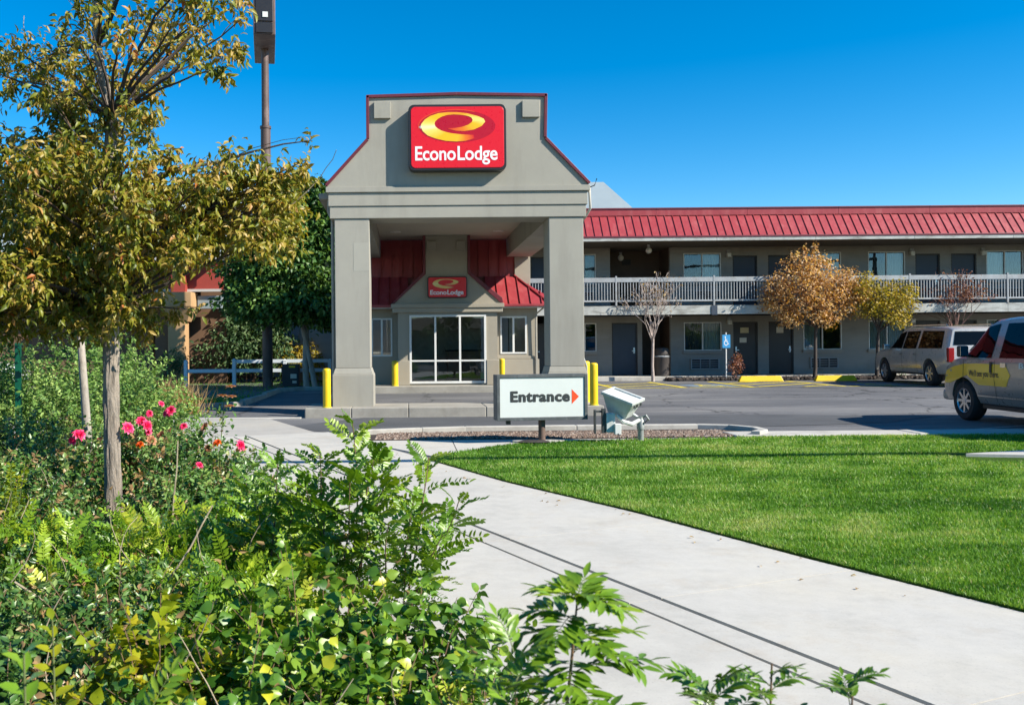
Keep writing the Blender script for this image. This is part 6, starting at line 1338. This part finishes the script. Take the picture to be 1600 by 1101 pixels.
sp('rose_bush', 'rose bush with pink and orange blooms in the middle of the row', -2.12, 8.5, .55, .86, 80, 46, 'rose_leaf', .05, lf, 121, 'rose bush', group=G3, blooms=[(BR, 1, (.058, (-2.2, 8.1, .95))), (BR, 1, (.05, (-2.13, 8.1, .97))), (BR, 1, (.045, (-2.36, 8.25, .93))), (BF, 2, .045), (BO, 1, (.05, (-2.42, 8.15, .66))), (BF, 1, (.05, (-1.9, 8.3, .8)))], tr=(.55, .22))
sp('rose_bush', 'rose bush at the walk edge with one bright pink bloom at its side', -1.72, 8.1, .5, .80, 80, 46, 'rose_leaf', .05, lf, 122, 'rose bush', group=G3, blooms=[(BF, 2, .055), (BR, 1, (.04, (-1.72, 7.55, .55))), (BR, 1, (.035, (-1.80, 7.55, .50))), (BR, 1, (.04, (-1.95, 7.8, .85))), (BO, 1, (.035, (-1.65, 7.7, .72))), (BR, 1, (.06, (-1.50, 7.9, .67)))], tr=(.5, .22))
sp('rose_bush', 'rose bush left of the big trunk with one deep pink bloom', -3.0, 8.0, .4, .76, 50, 40, 'rose_leaf', .05, lf, 123, 'rose bush', group=G3, blooms=[(BR, 1, (.062, (-2.74, 7.42, .82))), (BR, 1, (.045, (-2.79, 7.42, .77))), (BR, 1, (.045, (-2.36, 7.6, .86)))])
t = thing('rose_cane', 'tall rose cane topped with faded blooms above the rose bushes', 'rose bush', (-1.75, 8.3, 0)); R = np.random.default_rng(9)
m = MB().tube([(-1.78, 8.3, 0), (-1.76, 8.3, .5), (-1.72, 8.28, .9), (-1.70, 8.27, 1.12)], [.006, .005, .004, .003], 5).build('stem', 'stem_green', t)
n = 90; zz = R.uniform(.45, 1.08, n); pos = np.stack([-1.74 + R.normal(size=n) * .06, 8.28 + R.normal(size=n) * .06, zz], 1)
leaves('foliage', 'rose_leaf', pos, R.normal(size=(n, 3)), R.normal(size=(n, 3)) * .5 + np.array((.2, -.2, .8)), R.uniform(.035, .07, n), R.random(n), lf, t, ORG[t.name])
for k in range(4): o = part_copy(BF, t, (.05 + R.normal() * .03, -.03, 1.08 + R.normal() * .05)); o.scale = (.05,) * 3; o.hide_render = False
G4 = 'leafy bushes in the middle of the bed'
mid = [(-1.55, 7.1, .5, .66, 'bushy green plant below the orange bloom', 'sage_leaf'), (-2.35, 5.8, .5, .50, 'green bush in front of the big trunk base', 'shrub_leaf'), (-1.75, 6.1, .42, .44, 'green bush between big trunk and feathery shrub', 'sage_leaf'), (-1.2, 6.0, .42, .62, 'green bush with yellowish tips at the walk edge', 'shrub_leaf'),
       (-2.35, 4.7, .5, .62, 'dark leafy bush in the lower left of the bed', 'rose_leaf'), (-1.95, 4.0, .5, .55, 'shadowy leafy bush low at the left', 'rose_leaf'), (-1.35, 4.1, .5, .60, 'leafy bush left of the lime green shrub', 'rose_leaf'), (-1.5, 3.2, .45, .50, 'dark low bush above the yellow seedling', 'rose_leaf')]
for k, (x, y, r, h, lb, mt) in enumerate(mid): sp('leafy_bush', lb, x, y, r, h, 110, 50, mt, .045 if y > 5 else .038, lf if k % 2 else lq, 130 + k, cat='bush', group=G4, tr=(.45, .22))
G5 = 'feathery green shrubs in the bed'
fe = [(-1.58, 5.0, .5, .60, 'feathery green shrub in the middle of the bed'), (-1.12, 5.0, .45, .68, 'feathery yellow green shrub left of the sapling thicket'), (-.95, 5.9, .4, .62, 'feathery green shrub at the walk edge behind the thicket'), (-2.05, 5.2, .4, .60, 'small feathery shrub right of the dark bush'), (-.80, 4.3, .40, .62, 'feathery shrub in front of the thicket stems')]
for k, (x, y, r, h, lb) in enumerate(fe): sp('feathery_shrub', lb, x, y, r, h, 46, 11, 'locust_leaf', .15, FR[k % 4], 140 + k, stems='stem_brown', group=G5, hang=.05, side=.9, upn=1.0, t0=.3)
G6 = 'round leaved shrubs at the walk edge'
ro = [(-.42, 3.75, .45, .74, 'largest round leaved shrub below the sapling thicket'), (.02, 3.65, .34, .68, 'round leaved shrub overhanging the walk'), (-.62, 3.25, .36, .62, 'round leaved shrub beside the lime green one'), (-.12, 3.05, .32, .56, 'low round leaved shrub at the bottom by the walk')]
for k, (x, y, r, h, lb) in enumerate(ro): sp('round_leaved_shrub', lb, x, y, r, h, 70, 18, 'round_leaf', .047, T_round(.92), 150 + k, stems='stem_brown', group=G6, hang=-.45, upn=.75, tr=(.47, .15))
sp('lime_shrub', 'lime yellow leaved shrub among the dark bushes', -.98, 3.45, .27, .64, 36, 17, 'lime_leaf', .052, T_round(.85), 160, stems='stem_brown', hang=-.4, upn=.9)
G7 = 'low leafy plants along the bottom of the bed'
lo = [(.22, 3.0, .22, .52, 'low reddish stemmed plant beside the walk edge', 'shrub_leaf'), (-.35, 2.62, .3, .54, 'low green plant at the bottom centre of the bed', 'shrub_leaf'), (-.85, 2.65, .35, .50, 'low dark plant left of bottom centre', 'rose_leaf'), (-1.35, 2.6, .35, .46, 'low dark plant at the bottom left', 'rose_leaf'), (.05, 2.4, .25, .60, 'low yellow green plant at the bottom by the walk', 'shrub_leaf')]
for k, (x, y, r, h, lb, mt) in enumerate(lo): sp('low_plant', lb, x, y, r, h, 60, 34, mt, .036, lq, 170 + k, cat='plant', group=G7, tr=(.6 if mt == 'shrub_leaf' else .4, .22))
for k, (x, y, h, lb) in enumerate(((-2.72, 6.1, .98, 'upright yellow green sprig against the big trunk'), (-3.05, 5.6, .82, 'upright yellow sprig left of the big trunk'), (-3.35, 5.3, .72, 'yellow green sprig near the left edge'))):
    sp('sprig', lb, x, y, .12, h, 9, 60, 'lime_leaf', .032, lf, 180 + k, cat='plant', stems='stem_green', group='upright yellow sprigs', tr=(.35, .15), t0=.45)

# understory over the whole bed: leaves too many to count
R = np.random.default_rng(200); n = 34000
y = 2.2 * (14 / 2.2) ** R.random(n); x = R.uniform(-1, 0, n) * (y * .46 + .7) + .55 - .0 * y
xl = np.array([walk_pt(0, -1.95)[0] + (yy - walk_pt(0, -1.95)[1]) * (JD[0] / JD[1]) for yy in y]); k = x < xl - .10; x, y = x[k], y[k]; n = len(x)
hh = .20 * (.5 + .5 * vnoise(x, y, 3.0, 9)) + .06
pos = np.stack([x, y, R.random(n) ** .7 * hh], 1)
stuff(leaves('ground_cover', 'rose_leaf', pos, R.normal(size=(n, 3)) + np.array((0, 0, .25)), R.normal(size=(n, 3)) * .5 + np.array((.2, -.2, .8)), R.uniform(.02, .05, n) * np.interp(y, [2, 12], [.8, 1.4]), np.clip(.35 + .25 * R.normal(size=n), 0, 1), T_quad(.5)))
tw = MB(); rg_ = random.Random(88)
for k in range(110):
    yy = rg_.uniform(2.6, 9.5); xe = walk_pt(0, -1.95)[0] + (yy - walk_pt(0, -1.95)[1]) * (JD[0] / JD[1]); xx = xe - rg_.uniform(.1, 1) ** 1.0 * min(3.2, yy * .5)
    L_ = rg_.uniform(.12, .38); top = rg_.uniform(.25, .72); a_ = rg_.uniform(0, 6.28); limb(tw, (xx, yy, max(.02, top - L_)), (xx + math.cos(a_) * L_ * .5, yy + math.sin(a_) * L_ * .5, top), .003, .0014, rg_, .28, 5, 4)
stuff(tw.build('dead_twigs', 'dry_cane'))
n = 900; yy = R.uniform(2.6, 9.5, n); xe = walk_pt(0, -1.95)[0] + (yy - walk_pt(0, -1.95)[1]) * (JD[0] / JD[1]); pos = np.stack([xe - R.uniform(.05, 3.0, n), yy, R.uniform(.1, .62, n)], 1)
stuff(leaves('dead_leaves', 'straw_leaf', pos, R.normal(size=(n, 3)), R.normal(size=(n, 3)), R.uniform(.02, .05, n), R.random(n) * .6, T_leaf(.5, .25, .35)))
n = 70; pos = np.stack([R.uniform(-1.2, 2.6, n), R.uniform(4.2, 13, n), np.full(n, .006)], 1); pos[:, 0] = walk_pt(0, 0)[0] + (pos[:, 1] - J0[1]) * (JD[0] / JD[1]) + np.where(R.random(n) < .5, R.uniform(-1.9, -1.3, n), R.uniform(1.2, 1.7, n))
stuff(leaves('fallen_leaves', 'straw_leaf', pos, R.normal(size=(n, 3)) * (1, 1, .1), np.tile((0, 0, 1.), (n, 1)) + R.normal(size=(n, 3)) * .2, R.uniform(.02, .045, n), R.random(n), T_leaf(.5, .2, .1)))
# dry canes and fallen sticks
for k, (a, b, lb) in enumerate((((-1.92, 4.35, .42), (-1.55, 4.2, .22), 'grey dead stick lying across the bushes at lower left'), ((-2.5, 4.6, .45), (-2.1, 4.3, .30), 'thin dead stick near the left edge of the bed'), ((-1.3, 4.4, .25), (-1.0, 4.55, .75), 'reddish dry cane leaning above the lime green shrub'), ((-1.45, 5.5, .05), (-1.42, 5.5, .98), 'upright pale dry cane right of the big trunk'))):
    t = thing('dry_cane', lb, 'dry cane', a, 'dry canes in the bed'); m = MB(); limb(m, a, b, .007, .004, random.Random(k), .06, 5, 5); m.build('stem', 'dry_cane', t)
Tp = thing('green_post', 'green painted steel stake standing in the tall shrubs at left', 'stake', (-4.35, 10.0, 0))
MB().box(-4.385, -4.315, 9.98, 9.99, 0, 1.62).box(-4.356, -4.344, 9.991, 10.03, 0, 1.62).build('blade', 'green_post', Tp)
m = MB()
for z in np.arange(.3, 1.6, .1): m.box(-4.36, -4.34, 9.968, 9.9795, z, z + .02)
stuff(m.build('stud', 'green_post', Tp))

# locust thicket: every pinnate leaf is a part
FO = []
for k in range(5):
    v, f = T_frond(9 + k % 2, .115, .27, .30 + .08 * k, random.Random(40 + k))
    for tn in (.30, .5, .72):
        o = leaves('leaf', 'locust_leaf', np.zeros((1, 3)), np.array([[0, 1., 0]]), np.array([[0, 0, 1.]]), np.ones(1), np.array([tn]), (v, f)); o.hide_render = True; FO.append(o)
def put_leaf(par, p, d, up, s, rng, src=None):
    src = src or rng.choice(FO); o = src.copy(); COL.objects.link(o); o.hide_render = False; o.parent = par
    d = Vector(d).normalized(); up = Vector(up); x = d.cross(up).normalized(); z = x.cross(d)
    M = Matrix((x, d, z)).transposed().to_4x4(); org = ORG[par.name]
    o.matrix_local = Matrix.Translation(Vector(p) - Vector(org)) @ M @ Matrix.Scale(s, 4); return o
def locust(name, label, x, y, stems, rng, leaf, group=None, bare=.25, dens=14):
    t = thing(name, label, 'sapling', (x, y, 0), group); m = MB()
    for (ex, ey, ez) in stems:
        p = limb(m, (x + rng.uniform(-.1, .1), y + rng.uniform(-.1, .1), 0), (ex, ey, ez), .007, .0025, rng, .07, 8, 5, .03)
        for k in range(dens):
            u = bare + (1 - bare) * (k + rng.random() * .6) / dens; i = min(7, int(u * 8)); q = p[i].lerp(p[i + 1], u * 8 - i); td = (p[i + 1] - p[i]).normalized()
            a = k * 2.4 + rng.uniform(-.4, .4); out = Vector((math.cos(a), math.sin(a), 0)); d = out * (1.0 - .35 * u) + td * (.35 + .5 * u) + Vector((0, 0, .15))
            put_leaf(t, q, d, Vector((rng.gauss(.15, .3), rng.gauss(-.15, .3), 1)), leaf * rng.uniform(.75, 1.15) * (1 - .3 * max(0, u - .8) / .2), rng)
    m.build('stem', 'stem_brown', t); return t
rng = random.Random(17)
G8 = 'pinnate leaved saplings by the walk'
locust('locust_sapling', 'tallest feathery pinnate leaved sapling at the centre left, before the portico kerb', -.36, 4.75, [(-.30, 4.75, 1.16), (-.18, 4.7, 1.0), (-.48, 4.8, .98), (-.12, 4.6, .88), (-.30, 4.55, .90), (-.55, 4.7, .82)], rng, .21, G8, dens=21)
locust('locust_sapling', 'pinnate leaved sapling leaning right over the walk', -.12, 4.5, [(.10, 4.6, .98), (.25, 4.5, .78), (.02, 4.4, .80), (.16, 4.4, .62), (-.1, 4.3, .70)], rng, .19, G8, dens=19)
locust('locust_sapling', 'shorter pinnate leaved sapling left of the tallest one', -.78, 4.9, [(-.72, 4.9, .92), (-.9, 4.95, .85), (-.6, 4.8, .80), (-.82, 4.75, .74)], rng, .19, G8, dens=19)

# foreground sprig close to the lens: leaflets are pieces of each leaf
def leaflet_mesh(tn, w=.33):
    v, f = T_leaf(w, .06, .05); o = leaves('leaflet', 'locust_leaf', np.zeros((1, 3)), np.array([[0, 1., 0]]), np.array([[0, 0, 1.]]), np.ones(1), np.array([tn]), (v, f)); o.hide_render = True; return o
LO = [leaflet_mesh(t_) for t_ in (.18, .3, .42, .55, .75)]
def big_leaf(par, p, d, up, L, pairs, rng, droop=.3, ll=.07, tone=0):
    d = Vector(d).normalized(); up = Vector(up); x = d.cross(up).normalized(); z = x.cross(d); org = Vector(ORG[par.name]); p = Vector(p)
    c = lambda t: p + d * L * t - z * L * droop * t * t + Vector((0, 0, -L * .12 * t * t))
    m = MB(); m.tube([tuple(c(k / 7)) for k in range(8)], [.0016 - .0012 * k / 7 for k in range(8)], 4); rach = m.build('leaf', 'stem_green', par)
    for k in range(pairs):
        t = .22 + .76 * k / (pairs - 1); tang = (c(t + .02) - c(t - .02)).normalized(); zz = x.cross(tang)
        for sd in (-1, 1):
            o = rng.choice(LO[tone:tone + 3]).copy(); COL.objects.link(o); o.hide_render = False; o.parent = rach
            dd = (x * sd + tang * rng.uniform(.5, 1.0) + zz * rng.uniform(-.35, .3)).normalized(); xx = dd.cross(zz).normalized(); z2 = xx.cross(dd)
            o.matrix_local = Matrix.Translation(c(t) - org) @ Matrix((xx, dd, z2)).transposed().to_4x4() @ Matrix.Scale(ll * rng.uniform(.8, 1.15) * (1 - .35 * abs(t - .5)), 4)
    o = rng.choice(LO[tone:tone + 3]).copy(); COL.objects.link(o); o.hide_render = False; o.parent = rach
    o.matrix_local = Matrix.Translation(c(1) - org) @ Matrix((x, (c(1) - c(.95)).normalized(), z)).transposed().to_4x4() @ Matrix.Scale(ll * .8, 4)
    return rach
rng = random.Random(29)
Sg = thing('foreground_sapling', 'nearest pinnate leaved sapling standing alone before the walk lines', 'sapling', (.33, 1.85, 0), 'pinnate saplings along the bottom edge')
MB().tube([(.32, 1.85, 0), (.315, 1.85, .5), (.318, 1.85, .78), (.335, 1.85, .93), (.345, 1.85, 1.03)], [.0055, .005, .004, .003, .002], 8).build('stem', 'stem_brown', Sg, smooth=True)
for (p, d, L, n_, dr, tn) in (((.345, 1.85, 1.10), (-.8, .4, .8), .09, 6, .6, 2), ((.345, 1.85, 1.10), (.5, -.7, .7), .09, 6, .6, 2), ((.34, 1.85, 1.06), (-.5, -.8, .4), .13, 7, .5, 1), ((.332, 1.85, .98), (.6, .8, .3), .15, 7, .4, 0), ((.328, 1.85, .92), (.3, -1, .3), .16, 7, .3, 1), ((.316, 1.85, .70), (-1, -.2, .25), .2, 8, .3, 0), ((.333, 1.85, 1.02), (-1, .1, .35), .17, 6, .35, 1), ((.325, 1.85, .93), (-1, -.1, .35), .19, 6, .3, 0), ((.33, 1.85, .94), (1, .05, .55), .22, 8, .25, 0), ((.335, 1.85, 1.0), (.9, .3, .75), .17, 6, .5, 2),
                               ((.34, 1.85, 1.07), (.8, .2, .5), .13, 6, .6, 2), ((.345, 1.85, 1.09), (-.4, -.3, .6), .09, 5, .5, 2), ((.345, 1.85, 1.09), (.2, .4, 1), .08, 5, .5, 2), ((.322, 1.85, .84), (.9, -.2, .55), .17, 6, .1, 0), ((.32, 1.85, .80), (-.9, -.3, .25), .20, 7, .3, 0), ((.318, 1.85, .76), (.7, -.6, .2), .20, 7, .2, 0), ((.33, 1.85, .97), (-.2, -1, .4), .14, 6, .4, 1), ((.335, 1.85, 1.03), (.3, -.9, .5), .13, 7, .4, 1), ((.338, 1.85, 1.05), (-.9, .5, .6), .13, 7, .4, 2), ((.345, 1.85, 1.10), (.9, -.4, .5), .10, 6, .6, 2), ((.325, 1.85, .88), (-.6, .8, .4), .17, 7, .3, 0), ((.33, 1.85, .99), (1, -.3, .35), .17, 8, .4, 1)):
    big_leaf(Sg, (p[0], p[1], p[2] - .07), d, (0, 0, 1), L * .74, n_ + 2, rng, dr, ll=.062, tone=tn)
for k, (x, y, h, lb) in enumerate(((.62, 1.85, .82, 'low pinnate sapling cut by the bottom edge right of the nearest one'), (.76, 1.9, .87, 'pinnate sprig with upright tip near the end of the walk lines'), (.93, 1.9, .80, 'rightmost little pinnate sprig at the bottom edge'), (.20, 1.75, .86, 'dark pinnate sapling at the bottom edge left of the nearest one'))):
    t = thing('foreground_sapling', lb, 'sapling', (x, y, 0), 'pinnate saplings along the bottom edge')
    MB().tube([(x, y, 0), (x - .01, y, .5), (x + .005, y, h)], [.005, .004, .002], 6).build('stem', 'stem_brown', t, smooth=True)
    for j in range(11 if k in (0, 3, 4) else 8):
        a = j * 2.4 + k; u = h * (.84 + .16 * j / (9 if k < 2 else 6)); big_leaf(t, (x, y, u), (math.cos(a), math.sin(a) * .6, .45 + .1 * j), (0, 0, 1), (.16 if k in (0, 3, 4) else .10) * (1 - .05 * j), 9, rng, .35, ll=(.048 if k in (0, 3, 4) else .036), tone=(k % 2))
def broad_sprig(name, label, x, y, h, mat, size, lev, rng, seed):
    t = thing(name, label, 'plant', (x, y, 0)); R = np.random.default_rng(seed)
    MB().tube([(x, y, 0), (x + .01, y, h * .5), (x, y, h)], [.005, .004, .002], 6).build('stem', 'stem_green', t, smooth=True)
    for k in range(lev):
        z = h * (.74 + .26 * k / max(1, lev - 1)); a = k * 2.2 + .5; s_ = size * (1 - .4 * k / lev)
        o = leaves('leaf', mat, np.array([[x, y, z]]), np.array([[math.cos(a), math.sin(a) * .7, .35 + .5 * k / lev]]), np.array([[0, -.3, 1.]]), np.array([s_]), np.array([rng.uniform(.35, .8)]), T_leaf(.55, .06, .15), t, ORG[t.name])
    return t
broad_sprig('broad_leaf_plant', 'bright green plant with large pointed leaves in the bottom left corner', -.70, 1.62, 1.0, 'locust_leaf', .07, 15, rng, 1)
broad_sprig('yellow_seedling', 'yellow green seedling with narrow leaves right of the corner plant', -.86, 2.15, .90, 'lime_leaf', .06, 16, rng, 2)
Sf = thing('frond_plant', 'single bright ribbed frond at the bottom edge left of centre', 'plant', (-.54, 1.8, 0))
MB().tube([(-.56, 1.8, 0), (-.56, 1.8, .6), (-.54, 1.8, .80)], [.004, .003, .002], 6).build('stem', 'stem_green', Sf)
big_leaf(Sf, (-.55, 1.8, .76), (.35, .15, 1), (-.4, -1, .3), .16, 8, rng, .1, ll=.045, tone=2); big_leaf(Sf, (-.55, 1.8, .72), (-.6, .1, .8), (.3, -1, .3), .12, 7, rng, .2, ll=.04, tone=2)
for o in FO + LO + [BR, BF, BO]: bpy.data.objects.remove(o)
